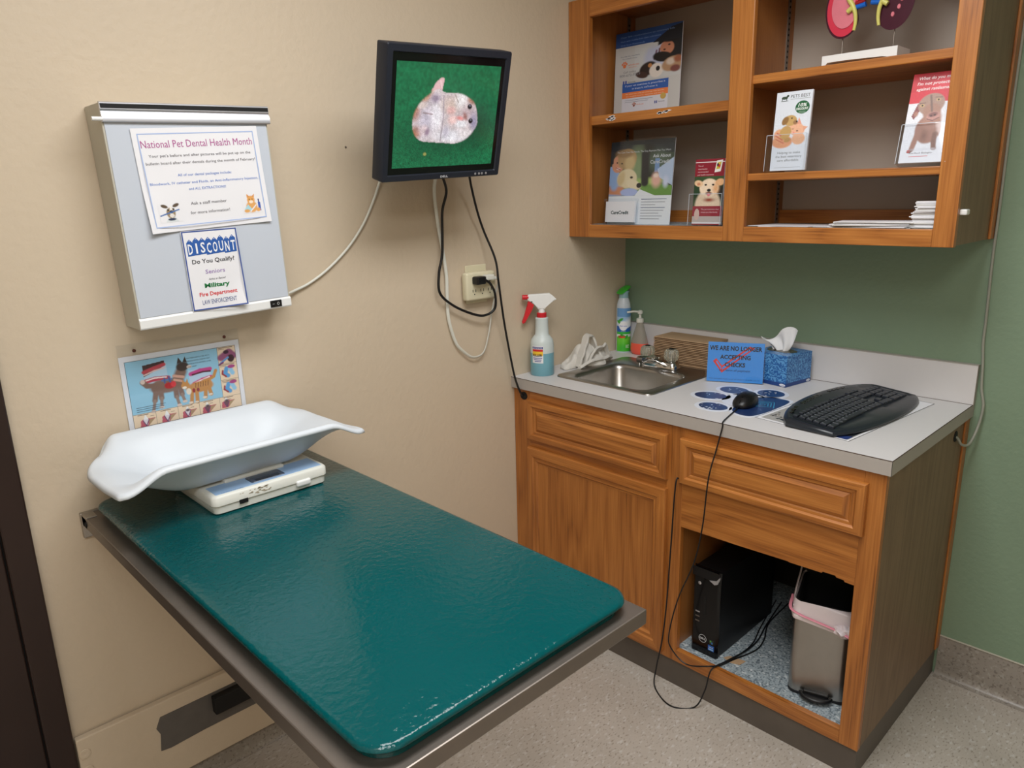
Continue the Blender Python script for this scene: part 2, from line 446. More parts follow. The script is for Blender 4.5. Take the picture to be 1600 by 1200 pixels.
# door in its dark frame on the left
bm = B(); d = thing('door_1', '', ''); del d['label']; del d['category']; d['kind'] = 'structure'
part('door_frame', bx(0, .022, -2.212, -2.157, 0, 2.09, .004), M['dark_brown'], d)
part('door_frame', bx(0, .022, -3.14, -3.085, 0, 2.09, .004), M['dark_brown'], d)
part('door_frame', bx(0, .022, -3.085, -2.212, 2.035, 2.09, .004), M['dark_brown'], d)
part('door_panel', bx(.0, .012, -3.08, -2.2145, .008, 2.03, .003), M['dark_brown'], d)
bm = lathe(B(), [(.0, 0), (.027, 0), (.027, .006), (.01, .01), (.01, .035), (.026, .045), (.028, .06), (.018, .07), (0, .07)], n=24, cap0=False, cap1=False)
pass
part('door_gap', bx(.0002, .006, -3.085, -2.212, 0, 2.035), M['blackm'], d)
part('door_knob', xform(bm, Matrix.Translation((.012, -3.02, .96)) @ Matrix.Rotation(pi / 2, 4, 'Y')), M['steel'], d, True)

# ================================================================== BASE CABINET
F = -.645
W = 1.277
bc = thing('base_cabinet', 'oak base cabinet under the white worktop, with open bay at right', 'cabinet')
part('side_panel', bx(W - .016, W, F + .019, -.002, .095, .876), M['veneer'], bc, label='grey brown wood veneer side panel')
part('side_panel', bx(.001, .018, F + .019, -.002, .095, .876), M['oakin'], bc)
part('partition', bx(.684, .70, F + .019, -.02, .127, .876), M['oakin'], bc)
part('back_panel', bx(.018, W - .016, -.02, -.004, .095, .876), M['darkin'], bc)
part('cabinet_floor', bx(.70, W - .016, F + .004, -.02, .108, .127), M['cabfloor'], bc, label='cabinet floor lined in blue grey speckled vinyl')
part('cabinet_floor', bx(.018, .684, F + .019, -.02, .108, .127), M['oakin'], bc)
part('stile', bx(.001, .08, F, F + .019, .09, .876, .0015), M['oakv'], bc)
part('stile', bx(.655, .7135, F, F + .019, .09, .876, .0015), M['oakv'], bc)
part('stile', bx(1.2265, W, F, F + .019, .09, .876, .0015), M['oakv'], bc)
part('rail', bx(.08, .655, F, F + .019, .838, .876, .001), M['oakh'], bc)
part('rail', bx(.7135, 1.2265, F, F + .019, .838, .876, .001), M['oakh'], bc)
part('rail', bx(.08, .655, F, F + .019, .66, .705, .001), M['oakh'], bc)
part('rail', bx(.08, .655, F, F + .019, .09, .128, .001), M['oakh'], bc)
part('rail', bx(.7135, 1.2265, F, F + .019, .09, .132, .001), M['oakh'], bc)
prof = [(.7135, .838), (.7135, .557), (.90, .560), (1.05, .5645), (1.055, .563), (1.143, .565), (1.145, .569), (1.178, .570), (1.181, .566), (1.2, .5655), (1.203, .561), (1.2265, .5605), (1.2265, .838)]
part('wide_rail', prism(B(), prof, 'y', F + .001, F + .018), M['oakh'], bc, label='wide rail above the open bay with a chipped lower edge')
EPS = [(0, 0), (0, .013), (.06, .0175), (.16, .0185), (.52, .0185), (.60, .0135), (.70, .0125), (.80, .014), (.9, .008), (1.0, .007)]
dr = raised(.079, .664, .699, .842, F - .0005, [(0, 0), (0, .013), (.06, .0175), (.16, .0185), (.40, .0185), (.50, .0125), (.66, .0125), (.74, .0095), (.95, .016), (1.0, .0175)], .052, .046, .0175, 'drawer_front', bc)
dr2 = raised(.709, 1.238, .703, .842, F - .0005, [(0, 0), (0, .013), (.06, .0175), (.16, .0185), (.40, .0185), (.50, .0125), (.66, .0125), (.74, .0095), (.95, .016), (1.0, .0175)], .052, .046, .0175, 'drawer_front', bc)
raised(.077, .665, .107, .669, F - .0005, EPS, .052, .058, .007, 'cabinet_door', bc, cmat=1)
for zc in (.56, .2):
    part('hinge', bx(.072, .0775, F - .012, F - .0005, zc - .025, zc + .025, .002), M['steeld'], bc)
bm = B(); box(bm, .001, W - .004, F + .006, F + .02, 0, .092); box(bm, W - .018, W - .004, F + .02, -.002, 0, .097)
part('kick_base', bm, M['kick'], bc, label='dark vinyl kick base')
part('corner_strip', bx(W, W + .006, -.036, -.001, .10, .876, .002), M['oakv'], bc, label='orange oak strip where side meets wall')
bm = lathe(B(), [(0, 0), (.016, 0), (.016, .002), (.011, .003), (0, .003)], n=20, cap0=False, cap1=False)
part('cable_hole', xform(bm, Matrix.Translation((W, -.112, .838)) @ Matrix.Rotation(pi / 2, 4, 'Y')), M['blackm'], bc)
bm = lathe(B(), [(0, 0), (.017, 0), (.017, .002), (.010, .003), (0, .003)], n=20, cap0=False, cap1=False, sy=.85)
part('cable_hole', xform(bm, Matrix.Translation((.051, F, .850)) @ Matrix.Rotation(pi / 2, 4, 'X')), M['blackm'], bc)

# ================================================================== WORKTOP
WT = thing('worktop', 'white laminate worktop with low backsplash above the oak base cabinet', 'worktop')
CW, CD = 1.289, -.6575
HX0, HX1, HY0, HY1 = .145, .495, -.54, -.245
bm = B()
for a in ((.001, HX0, CD + .001, -.001), (HX1, CW - .001, CD + .001, -.001), (HX0, HX1, CD + .001, HY0), (HX0, HX1, HY1, -.001)):
    box(bm, *a, .878, .9144)
part('counter_slab', bm, M['lam'], WT)
part('edge_band', bx(.001, CW, CD, CD + .001, .876, .9128), M['lamedge'], WT, label='grey beige front edge band')
part('edge_band', bx(CW - .001, CW, CD, -.001, .876, .9128), M['lamedge'], WT, label='grey beige side edge band')
bm = B(); box(bm, .001, CW, CD - .0002, CD + .0012, .9128, .9145); box(bm, CW - .0012, CW + .0002, CD, -.021, .9128, .9145)
part('edge_seam', bm, M['seam'], WT, label='thin dark seam along the top edge')
part('backsplash', bx(.001, CW, -.021, -.0005, .9144, 1.031), M['lam'], WT)
bm = B(); box(bm, .001, CW, -.0213, -.0005, 1.031, 1.0335); box(bm, CW, CW + .001, -.021, -.0005, .9144, 1.0335)
part('backsplash_cap', bm, M['lamedge'], WT, label='grey beige backsplash edge')
part('side_splash_seam', bx(.001, CW, -.0225, -.021, .9144, .9152), M['seam'], WT)

# ================================================================== SINK + FAUCET
sk = thing('sink', 'small stainless steel drop-in sink in the worktop', 'sink', (.32, -.39, .9144))
def RL(cx, cy, hx, hy, r, z): return [(x, y, z) for x, y in rrect(cx, cy, hx, hy, r)]
bm = loft(B(), [RL(0, .043, .207, .209, .03, .0002), RL(0, .043, .206, .208, .03, .0035), RL(0, .043, .198, .200, .03, .0042), RL(0, .002, .163, .140, .045, .003), RL(0, .0, .157, .134, .042, -.001),
                RL(0, 0, .152, .129, .04, -.014), RL(0, 0, .145, .122, .045, -.12), RL(0, 0, .13, .107, .05, -.14), RL(0, 0, .10, .08, .05, -.148), RL(0, 0, .03, .03, .03, -.151)], False, True)
bm2 = bm
part('sink_basin', bm2, M['steel'], sk, smooth=50)
bm = lathe(B(), [(0, .0), (.028, .0), (.030, .002), (.020, .003), (.018, .001), (0, .001)], n=24, cap0=False, cap1=False)
part('drain', xform(bm, Matrix.Translation((0, 0, -.1505))), M['chrome'], sk, True)
bm = loft(B(), [RL(0, .043, .196, .198, .03, .0045), RL(0, .043, .192, .194, .03, .0045)], False, False)
bm.free()
fc = thing('faucet', 'chrome two-handle faucet with clear fluted knobs behind the sink bowl', 'faucet', (.322, -.212, .9184))
bm = loft(B(), [RL(0, 0, .082, .027, .02, 0), RL(0, 0, .082, .027, .02, .014), RL(0, 0, .076, .021, .018, .024), RL(0, 0, .06, .012, .01, .027)])
part('base', bm, M['chrome'], fc, 40)
bm = B()
lp = []
for y, z0, z1, hw in ((.015, .012, .030, .014), (-.01, .014, .046, .016), (-.05, .030, .054, .015), (-.09, .038, .058, .014), (-.118, .036, .060, .0135), (-.124, .038, .056, .012)):
    lp.append([(x, y, z) for x, z in rrect(0, (z0 + z1) / 2, hw, (z1 - z0) / 2, .006, 4)])
loft(bm, lp); lathe(bm, [(.009, .022), (.009, .04)], 0, -.108, 16)
part('spout', bm, M['chrome'], fc, 40)
for sx in (-1, 1):
    bm = B(); loops = []
    for r, z in ((.014, .026), (.016, .03), (.0235, .036), (.0255, .05), (.0235, .066), (.017, .073)):
        loops.append([(sx * .052 + (r * (1 + .06 * cos(10 * 2 * pi * i / 60))) * cos(2 * pi * i / 60), r * (1 + .06 * cos(10 * 2 * pi * i / 60)) * sin(2 * pi * i / 60), z) for i in range(60)])
    loft(bm, loops); kb_ = part('knob', bm, M['knob'], fc, 60, label='clear fluted handle')
    part('knob_cap', lathe(B(), [(.010, .0732), (.010, .0755), (.006, .0765)], sx * .052, 0, 20), M['black'], kb_, True)
    part('knob_neck', lathe(B(), [(.016, .02), (.013, .03), (.008, .034), (.006, .07)], sx * .052, 0, 20), M['chrome'], kb_, True)

# ================================================================== UPPER CABINET
U = -.343; UW = 1.274; UZ0, UZ1 = 1.389, 2.18
uc = thing('wall_cabinet', 'open-fronted oak wall cabinet with shelves above the worktop', 'cabinet')
for x0, x1 in ((.001, .095), (.631, .701), (1.2225, UW)):
    part('stile', bx(x0, x1, U, U + .019, UZ0, UZ1, .002), M['oakv'], uc)
for x0, x1 in ((.095, .631), (.701, 1.2225)):
    part('rail', bx(x0, x1, U, U + .019, UZ0, 1.4335, .002), M['oakh'], uc)
    part('rail', bx(x0, x1, U, U + .019, 2.118, UZ1, .002), M['oakh'], uc)
part('side_panel', bx(.001, .045, U + .019, -.002, UZ0 + .004, UZ1), M['oakin'], uc)
part('side_panel', bx(UW - .016, UW - .001, U + .019, -.002, UZ0 + .004, UZ1), M['veneer'], uc, label='grey brown wood veneer side panel')
part('partition', bx(.647, .662, U + .019, -.02, 1.432, 2.165), M['oakin'], uc)
part('back_panel', bx(.045, UW - .016, -.02, -.004, UZ0 + .004, 2.165), M['greyback'], uc, label='greige laminate back panel')
part('bottom_board', bx(.045, UW - .016, U + .019, -.02, 1.413, 1.432), M['cabfloor'], uc, label='bottom board lined in blue grey speckled vinyl')
part('top_board', bx(.045, UW - .016, U + .019, -.02, 2.165, UZ1), M['oaky'], uc)
part('nailer_strip', bx(.662, UW - .016, -.034, -.02, 1.432, 1.474), M['oakh'], uc)
part('nailer_strip', bx(.045, .647, -.034, -.02, 1.432, 1.474), M['oakh'], uc)
part('shelf', bx(.047, .646, U + .012, -.021, 1.772, 1.802, .003), M['oakh'], uc)
part('shelf', bx(.663, UW - .017, U + .012, -.021, 1.837, 1.861, .003), M['oakh'], uc)
part('shelf', bx(.663, UW - .017, U + .012, -.021, 1.567, 1.588, .003), M['oakh'], uc)
part('corner_strip', bx(UW - .001, UW + .006, -.040, -.001, UZ0 + .004, UZ1, .002), M['oakv'], uc, label='orange oak strip where side meets wall')
sl = None
for i, (x, s, y) in enumerate([(.045, 1, -.30), (.045, 1, -.06), (.662, 1, -.30), (.662, 1, -.06)]):
    st = part('shelf_standard', bx(x, x + s * .003, y - .008, y + .008, 1.434, 2.16), M['steeld'], uc, label='slotted metal shelf standard')
    bm = B()
    for k in range(44): box(bm, x + .003, x + .0035, y - .0035, y + .0035, 1.443 + k * .016, 1.449 + k * .016)
    part('slots', bm, M['blackm'], st, kind='stuff')
bm = B(); box(bm, UW - .001, UW + .016, -.325, -.300, 1.468, 1.482, .003)
tag(part('cord_clip', bm, M['white']), 'small white plastic clip stuck on the side of the wall cabinet', 'clip')
bm = B()
rr = np.random.RandomState(3)
for cx, n in ((.185, 10), (.39, 9)):
    for k in range(n):
        x = cx + rr.uniform(-.022, .022); z = 1.786 + rr.uniform(-.004, .010); wd = rr.uniform(.006, .016)
        prism(bm, [(x - wd, z), (x - wd * .2, z - .0025), (x + wd, z + .001), (x + wd * .3, z + .0035)], 'y', U + .0113, U + .0117)
part('tape_residue', bm, M['paper'], uc, kind='stuff', label='white tape residue on the left shelf edge')


# ================================================================== EXAM TABLE
TZ = .85
et = thing('exam_table', 'stainless steel fold-down exam table fixed to the beige wall', 'table', (0, -1.771, 0))
bm = B(); box(bm, .002, 1.187, -.284, .284, .822, TZ, .0025)
part('steel_top', bm, M['steeld'], et, label='steel tray top with folded edge')
part('wall_bracket', bx(.0005, .012, -.286, .290, .79, .852, .002), M['steel'], et)
bm = B(); box(bm, .012, .05, -.284, -.26, .822, .852, .001)
part('corner_bracket', bm, M['steel'], et)
bm = B(); tube(bm, [(.03, 0, .30), (.35, 0, .60), (.62, 0, .822)], .014, smooth=False)
part('strut', bm, M['steel'], et)
part('bolt', xform(lathe(B(), [(0, 0), (.006, 0), (.005, .003), (0, .004)], n=14, cap0=False, cap1=False), Matrix.Translation((.045, -.284, .836)) @ Matrix.Rotation(pi / 2, 4, 'X')), M['blackm'], et)
bm = B()
cx, cy, hx, hy = .597, -1.765, .576, .266
loft(bm, [RL(cx, cy, hx - .012, hy - .012, .045, TZ + .0003), RL(cx, cy, hx - .011, hy - .011, .045, TZ + .012), RL(cx, cy, hx - .004, hy - .004, .048, TZ + .015), RL(cx, cy, hx, hy, .05, TZ + .020), RL(cx, cy, hx - .002, hy - .002, .048, TZ + .0255), RL(cx, cy, hx - .008, hy - .008, .045, TZ + .028)])
tag(part('table_mat', bm, M['teal'], smooth=60), 'glossy teal vinyl mat on the steel exam table', 'mat')

# wall board with support plate below the table
wb = thing('wall_board', 'beige painted kick board screwed to the wall below the exam table', 'board', (0, -2.1, .18))
part('board', bx(.0045, .024, -.054, .90, -.112, .118, .003), M['wall'], wb)
prof = [(.125, -.018), (.13, .03), (.122, .05), (.135, .078), (.62, .078), (.62, -.018), (.24, -.018), (.15, -.022)]
part('bare_patch', prism(B(), prof, 'x', .0235, .0265), M['greyprint'], wb, label='bare dark grey metal patch')
bm = B(); box(bm, .0265, .05, .265, .60, .022, .072, .003)
part('strut_bracket', bm, M['blackm'], wb, label='dark steel bracket for the table strut')
for z in (.076, .028):
    bm = lathe(B(), [(0, 0), (.012, 0), (.013, .001), (.012, .003), (.005, .0035), (0, .002)], n=20, cap0=False, cap1=False)
    part('screw', xform(bm, Matrix.Translation((.024, -.040, z)) @ Matrix.Rotation(pi / 2, 4, 'Y')), M['wall'], wb, True)

# ================================================================== BABY SCALE
sc = thing('pet_scale', 'white digital tray scale on the teal table mat', 'scale', (.195, -1.731, .878))
bm = loft(B(), [RL(0, 0, .122, .131, .012, .0), RL(0, 0, .128, .136, .014, .004), RL(0, 0, .129, .137, .014, .018), RL(0, 0, .127, .135, .013, .0185), RL(0, 0, .127, .135, .013, .022), RL(0, 0, .132, .140, .015, .0225), RL(0, 0, .132, .140, .015, .040), RL(0, 0, .127, .135, .013, .0455)])
part('scale_base', bm, M['offwhite'], sc, smooth=50)
bm = B(); prism(bm, [(-.06, -.128), (.122, -.128), (.122, .128), (.055, .128), (.060, .05), (.062, -.04), (.067, -.128)][1:], 'z', .0455, .0463)
part('control_panel', bm, M['ltblue'], sc, label='light blue front panel')
bm = loft(B(), [RL(.092, 0, .021, .041, .005, .0463), RL(.092, 0, .020, .040, .005, .0475)])
bm.verts.ensure_lookup_table()
dp = part('display', bm, M['lcd'], sc, label='grey display window')
part('display_digits', bx(.098, .112, -.028, .030, .0475, .0479), M['lcdk'], dp)
part('power_button', bx(.128, .1375, .055, .092, .012, .027, .006, 3), M['white'], sc)
part('switch_recess', bx(.1305, .1325, -.082, -.062, .014, .024, .0005), M['blackm'], sc)
pp = Print(); pp.text('Healthy Weight', -.115, -.0, .0045, (110, 135, 170), 1, width=.05, shear=.2)
pp.build('lettering', sc, basis((.122, 0, .0464), (0, 1, 0), (-1, 0, 0)))
bm = B(); rr = np.random.RandomState(5)
for i in range(26):
    y = rr.normal(-.03, .012); z = rr.uniform(.028, .040); s = rr.uniform(.001, .0032)
    if i > 18: y = rr.uniform(-.085, -.05)
    prism(bm, [(y - s * 1.6, z), (y, z - s * .6), (y + s * 1.6, z + s * .2), (y + s * .2, z + s * .7)], 'x', .1318, .1325)
part('scuffs', bm, mat('brown_scuff', (170, 158, 138), .7), sc, kind='stuff', label='worn brown scuffs on the front edge')
# tray
bm = B(); NU, NV = 60, 34
def sst(a, b, x): t = min(1, max(0, (x - a) / (b - a))); return t * t * (3 - 2 * t)
def trayp(u, v):
    au = abs(u)
    zb = .052 + .056 * sst(.40, 1.02, au)
    H = (.148 - .034 * sst(.68, 1.0, au)) - zb
    av = abs(v)
    hw = .158 - (.030 if v < 0 else .006) * max(0, (au - .8) / .2) ** 2.4
    z = zb + H * (sst(.36, 1.0, av) ** 1.1)
    k = (.17 if u < 0 else .05) if v < 0 else .0
    y = u * .276 * (1 - k * av ** 2.6 * sst(.62, 1, au))
    return Vector((v * hw, y, z))
grid = [[trayp(-1 + 2 * i / NU, -1 + 2 * j / NV) for j in range(NV + 1)] for i in range(NU + 1)]
g = [[bm.verts.new(p) for p in r] for r in grid]
for i in range(NU):
    for j in range(NV): bm.faces.new((g[i][j], g[i + 1][j], g[i + 1][j + 1], g[i][j + 1]))
bnd = [g[i][0] for i in range(NU + 1)] + [g[NU][j] for j in range(1, NV + 1)] + [g[i][NV] for i in range(NU - 1, -1, -1)] + [g[0][j] for j in range(NV - 1, 0, -1)]
prev = bnd
cen = Vector((0, 0, 0))
for dz, do in ((-.0005, .004), (-.004, .0075), (-.010, .0095)):
    cur = []
    for k, v in enumerate(bnd):
        a = bnd[k - 1].co; c = bnd[(k + 1) % len(bnd)].co; t = (c - a); n = Vector((t.y, -t.x, 0)).normalized()
        if n.dot(Vector((v.co.x, v.co.y, 0))) < 0: n = -n
        cur.append(bm.verts.new(v.co + n * do + Vector((0, 0, dz))))
    for k in range(len(bnd)):
        bm.faces.new((prev[k], prev[(k + 1) % len(bnd)], cur[(k + 1) % len(bnd)], cur[k]))
    prev = cur
tr = part('weighing_tray', bm, M['tray'], sc, smooth=80)
tr.location = (-.012, -.042, -.001); tr.rotation_euler = (0, 0, radians(1.0))
sm = tr.modifiers.new('s', 'SOLIDIFY'); sm.thickness = .003; sm.offset = 0
part('tray_foot', bx(-.09, .07, -.085, .06, .044, .054, .004), M['offwhite'], sc)

# ================================================================== X-RAY LIGHT BOX
lb = thing('light_box', 'wall-mounted white viewing light box, unlit, above the dental chart', 'light box', (0, -1.8943, 1.2675), (radians(1.95), 0, 0))
bm = B(); box(bm, .001, .098, 0, .3665, 0, .479, .002)
part('housing', bm, M['putty'], lb)
part('viewing_panel', bx(.0975, .1000, .004, .3625, .026, .445, .001), M['panel'], lb)
bm = B()
prism(bm, [(.0975, .0), (.1015, .001), (.1035, .004), (.1035, .021), (.1005, .0255), (.0975, .0255)], 'y', 0, .3665)
xform(bm, Matrix.Identity(4))
part('lower_lip', bm, M['white'], lb)
bm = B()
loft(bm, [[(x, y, z) for x, z in [(.0975, .440), (.106, .440), (.108, .442), (.108, .452), (.103, .462), (.1055, .466), (.1045, .479), (.0975, .481)]] for y in (.0, .3705)])
cs = part('clip_strip', bm, M['alu'], lb, smooth=30, label='aluminium film clip strip')
part('black_gasket', bx(.104, .1062, .001, .3695, .4675, .4765, .0005), M['blackm'], cs)
bm = B(); tube(bm, [(.104, -.019, .4465), (.104, .002, .4465)], .0042, smooth=False, n=12)
part('roller_rod', bm, M['white'], lb)
part('rocker_switch', bx(.1030, .1065, .3095, .3395, .0045, .0215, .001), M['black'], lb)
pp = Print(); pp.rawpoly([(.005, .008), (.010, .008), (.010, .0088), (.005, .0088)], (220, 220, 220), 1)
for k in range(16):
    a0, a1 = 2 * pi * k / 16, 2 * pi * (k + 1) / 16
    pp.rawpoly([(.020 + .003 * cos(a0), .0085 + .0035 * sin(a0)), (.020 + .003 * cos(a1), .0085 + .0035 * sin(a1)), (.020 + .0022 * cos(a1), .0085 + .0027 * sin(a1)), (.020 + .0022 * cos(a0), .0085 + .0027 * sin(a0))], (220, 220, 220), 1)
pp.build('lettering', lb, basis((.1066, .3095, .0045), (0, 1, 0), (0, 0, 1)))

def lbm(y, z, ang, x=.1025, tilt=0.0):
    """matrix for a sheet on the light box front, local y,z of its bottom left corner"""
    P = Matrix.Translation((0, -1.8943, 1.2675)) @ Matrix.Rotation(radians(1.95), 4, 'X') @ Matrix.Translation((x, y, z)) @ Matrix.Rotation(radians(ang), 4, 'X')
    return P @ basis((0, 0, 0), (0, 1, 0), (sin(tilt), 0, cos(tilt)))
def sheet(name, w_, h_, mt, par, curl=None, t=.0003, n=12):
    bm = B(); top = []; bot = []
    cf = curl or (lambda x, y: 0.0)
    for off, arr in ((0, top), (-t, bot)):
        for j in range(n + 1):
            arr.append([bm.verts.new((w_ * i / n, h_ * j / n, cf(w_ * i / n, h_ * j / n) + off)) for i in range(n + 1)])
    for j in range(n):
        for i in range(n):
            bm.faces.new((top[j][i], top[j][i + 1], top[j + 1][i + 1], top[j + 1][i])); bm.faces.new((bot[j][i], bot[j + 1][i], bot[j + 1][i + 1], bot[j][i + 1]))
    for j in range(n):
        bm.faces.new((top[j][0], top[j + 1][0], bot[j + 1][0], bot[j][0])); bm.faces.new((top[j][n], bot[j][n], bot[j + 1][n], top[j + 1][n]))
        bm.faces.new((top[0][j], bot[0][j], bot[0][j + 1], top[0][j + 1])); bm.faces.new((top[n][j], top[n][j + 1], bot[n][j + 1], bot[n][j]))
    return part(name, bm, mt, par, True)
def poster(name, label, cat, mtx, w_, h_, mt, curl=None):
    o = thing(name, label, cat); o.matrix_world = mtx; sheet('sheet', w_, h_, mt, o, curl); return o
IDM = Matrix.Translation((0, 0, .00015))
def curlmap(curl): return lambda v: (v[0], v[1], v[2] + (curl(v[0], v[1]) if curl else 0))

# poster 1
c1 = lambda x, y: .010 * max(0, (.10 - x) / .10) ** 2 * max(0, (.10 - y) / .1) + .004 * max(0, (x - .2) / .08) ** 2 * max(0, (.12 - y) / .12) + .0004
PW, PH = .284, .221
o = poster('notice_sheet', 'white landscape notice about National Pet Dental Health Month on the light box', 'notice', lbm(.0575, .2070, 1.6), PW, PH, M['paper'], c1)
p = Print(); fr = (165, 185, 226); p.frame(.011, .011, PW - .011, PH - .011, .0022, fr, 1)
p.text('National Pet Dental Health Month', .015, .180, .0155, (176, 84, 148), 2, width=.252)
g_ = (84, 80, 88); b_ = (74, 120, 200)
p.text("Your pet's before and after pictures will be put up on the", .143, .160, .0058, g_, 2, width=.232, align='c')
p.text('bulletin board after their dentals during the month of February!', .143, .1445, .0058, g_, 2, width=.25, align='c')
p.text('All of our dental packages include:', .143, .118, .0056, b_, 2, width=.124, align='c')
p.text('Bloodwork, IV catheter and Fluids, an Anti-Inflammatory Injection,', .143, .1015, .0056, b_, 2, width=.25, align='c')
p.text('and ALL EXTRACTIONS!', .143, .087, .0056, b_, 2, width=.086, align='c')
p.text('Ask a staff member', .140, .0545, .0068, g_, 2, width=.084, align='c')
p.text('for more information!', .140, .034, .0068, g_, 2, width=.092, align='c')
PWC = (232, 232, 236)
cv = Canvas(48, 44, PWC)
cv.poly([(.25, 1), (.42, .72), (.72, .72), (.92, 1)], (214, 220, 222)).ell(.57, .55, .22, .26, (150, 128, 96)).ell(.30, .22, .17, .08, (92, 76, 60), 20).ell(.86, .2, .17, .08, (92, 76, 60), -20)
cv.ell(.60, .5, .07, .3, (236, 232, 226)).ell(.60, .50, .09, .08, (40, 34, 34)).ell(.45, .40, .05, .04, (30, 24, 22)).ell(.72, .38, .05, .04, (30, 24, 22)).ell(.57, .86, .2, .06, (50, 60, 86)).line([(.05, .66), (.98, .42)], .03, (70, 110, 170)).ell(.60, .68, .12, .08, (226, 220, 214))
p.pic(.024, .021, .074, .066, cv)
cv = Canvas(48, 44, PWC)
cv.ell(.5, .68, .32, .30, (226, 168, 100)).ell(.5, .32, .22, .22, (226, 164, 92)).poly([(.3, .2), (.3, -.0), (.46, .14)], (216, 150, 84)).poly([(.7, .2), (.74, 0), (.56, .14)], (216, 150, 84))
cv.ell(.5, .42, .12, .08, (244, 226, 204)).ell(.42, .28, .03, .025, (50, 40, 30)).ell(.58, .28, .03, .025, (50, 40, 30)).poly([(.05, .8), (.3, .55), (.5, .8), (.3, .95)], (170, 214, 226)).line([(.4, .92), (.75, .6)], .025, (236, 240, 250)).rect(.86, .45, 1.0, .92, (64, 96, 180)).rect(.9, .3, .96, .45, (50, 60, 110)).ell(.2, .88, .16, .09, (226, 168, 100)).ell(.85, .85, .12, .1, (226, 168, 100))
p.pic(.219, .024, .266, .068, cv)
p.map(curlmap(c1)).build('printing', o, IDM)

# poster 2
QW, QH = .130, .183
c2 = lambda x, y: .012 * max(0, (x - .07) / .06) ** 2 * max(0, (.06 - y) / .06) ** 1.5 + .0004
o = poster('discount_notice', 'small portrait DISCOUNT notice with blue border low on the light box', 'notice', lbm(.1195, .0245, .0, x=.1045), QW, QH, M['paper'], c2)
p = Print(); nb = (52, 80, 150); p.frame(.0008, .0008, QW - .0008, QH - .0008, .0028, nb, 1)
for k, ch in enumerate('DISCOUNT'):
    x0 = .0085 + k * .0144; o_ = (0, .0022)[k % 2]; y0 = .126 + .001 * (k % 3)
    p.rawpoly([(x0, y0), (x0 + .0146, y0 + .0006), (x0 + .0146, y0 + .030 + o_), (x0 + .0073, y0 + .038 + o_), (x0, y0 + .030 + o_)], (44, 92, 168), 1 + (k % 2) * .3)
    p.ell(x0 + .0073, y0 + .0345 + o_, .0011, .0011, (230, 232, 240), 3, n=10)
    p.text(ch, x0 + .0073, y0 + .0045, .0225, (236, 238, 244), 3, width=.0104 if ch != 'I' else .004, align='c', bold=.02)
p.text('Do You Qualify?', QW / 2, .108, .0095, (38, 38, 46), 2, width=.100, align='c', bold=.012)
p.text('Seniors', QW / 2, .083, .0095, (150, 118, 180), 2, width=.046, align='c', bold=.005)
p.text('Active or Retired', QW / 2 + .002, .0675, .0050, (60, 60, 66), 2, width=.041, align='c', shear=.4)
p.text('Military', QW / 2, .051, .0098, (28, 120, 64), 2, width=.060, align='c', bold=.035)
p.text('Fire Department', QW / 2, .032, .0090, (214, 50, 56), 2, width=.090, align='c', bold=.02)
p.text('LAW ENFORCEMENT', QW / 2, .0125, .0105, (66, 84, 140), 2, width=.082, align='c')
p.map(curlmap(c2)).build('printing', o, IDM)

# dental chart in clear sleeve
dc = thing('dental_chart', 'illustrated dog and cat dental disease chart in a clear holder behind the scale tray', 'chart'); dc.matrix_world = basis((.002, -1.922, 1.0025), (0, 1, .012), (0, 0, 1))
CWd, CHd = .288, .1935
sheet('sheet', CWd, CHd, M['paper'], dc, lambda x, y: .0006)
cv = Canvas(236, 156, (238, 214, 184), 1.5)
AX, A = 1.5, 1.5
cv.rect(0, 0, 1.235, .80, (150, 200, 224))
# dog
DB, DK, DL = (128, 100, 88), (58, 44, 42), (216, 196, 184)
cv.rect(.215, .09, .52, .40, (178, 208, 226)).poly([(.215, .09), (.5, .06), (.5, .14), (.215, .26)], (60, 30, 34)).line([(.22, .19), (.36, .15), (.49, .12)], .024, (190, 66, 80)).line([(.22, .235), (.36, .19), (.49, .17)], .010, (226, 190, 186))
cv.line([(.235, .33), (.35, .315), (.52, .33)], .032, (184, 50, 76)).line([(.235, .32), (.35, .30), (.5, .315)], .009, (240, 226, 220))
cv.line([(.38, .42), (.24, .40), (.19, .34)], .035, DB).ell(.19, .33, .03, .035, DL)
cv.ell(.50, .45, .23, .105, DB).ell(.38, .46, .09, .11, DB)
for a, b_, c_ in (((.34, .5), (.31, .64), (.27, .80)), ((.40, .52), (.40, .62), (.385, .76)), ((.60, .5), (.60, .64), (.62, .78)), ((.66, .48), (.675, .62), (.70, .74))):
    cv.line([a, b_], .034, DB).line([b_, c_], .02, (150, 128, 116)); cv.ell(c_[0], c_[1], .035, .02, DL)
cv.line([(.62, .44), (.70, .28)], .075, DB).ell(.73, .20, .085, .07, DK).poly([(.66, .15), (.69, .05), (.73, .13)], DK).poly([(.74, .13), (.78, .05), (.80, .15)], DK).ell(.82, .22, .035, .025, DL)
cv.line([(.60, .32), (.72, .36)], .02, (206, 160, 140)).line([(.60, .38), (.70, .42)], .016, (206, 160, 140)).ell(.53, .45, .07, .05, (176, 30, 40)).ell(.58, .44, .035, .045, (210, 56, 66)).line([(.44, .36), (.56, .36)], .014, (84, 116, 160)).line([(.47, .40), (.47, .33)], .01, (60, 90, 150)).line([(.54, .40), (.53, .32)], .01, (60, 90, 150))
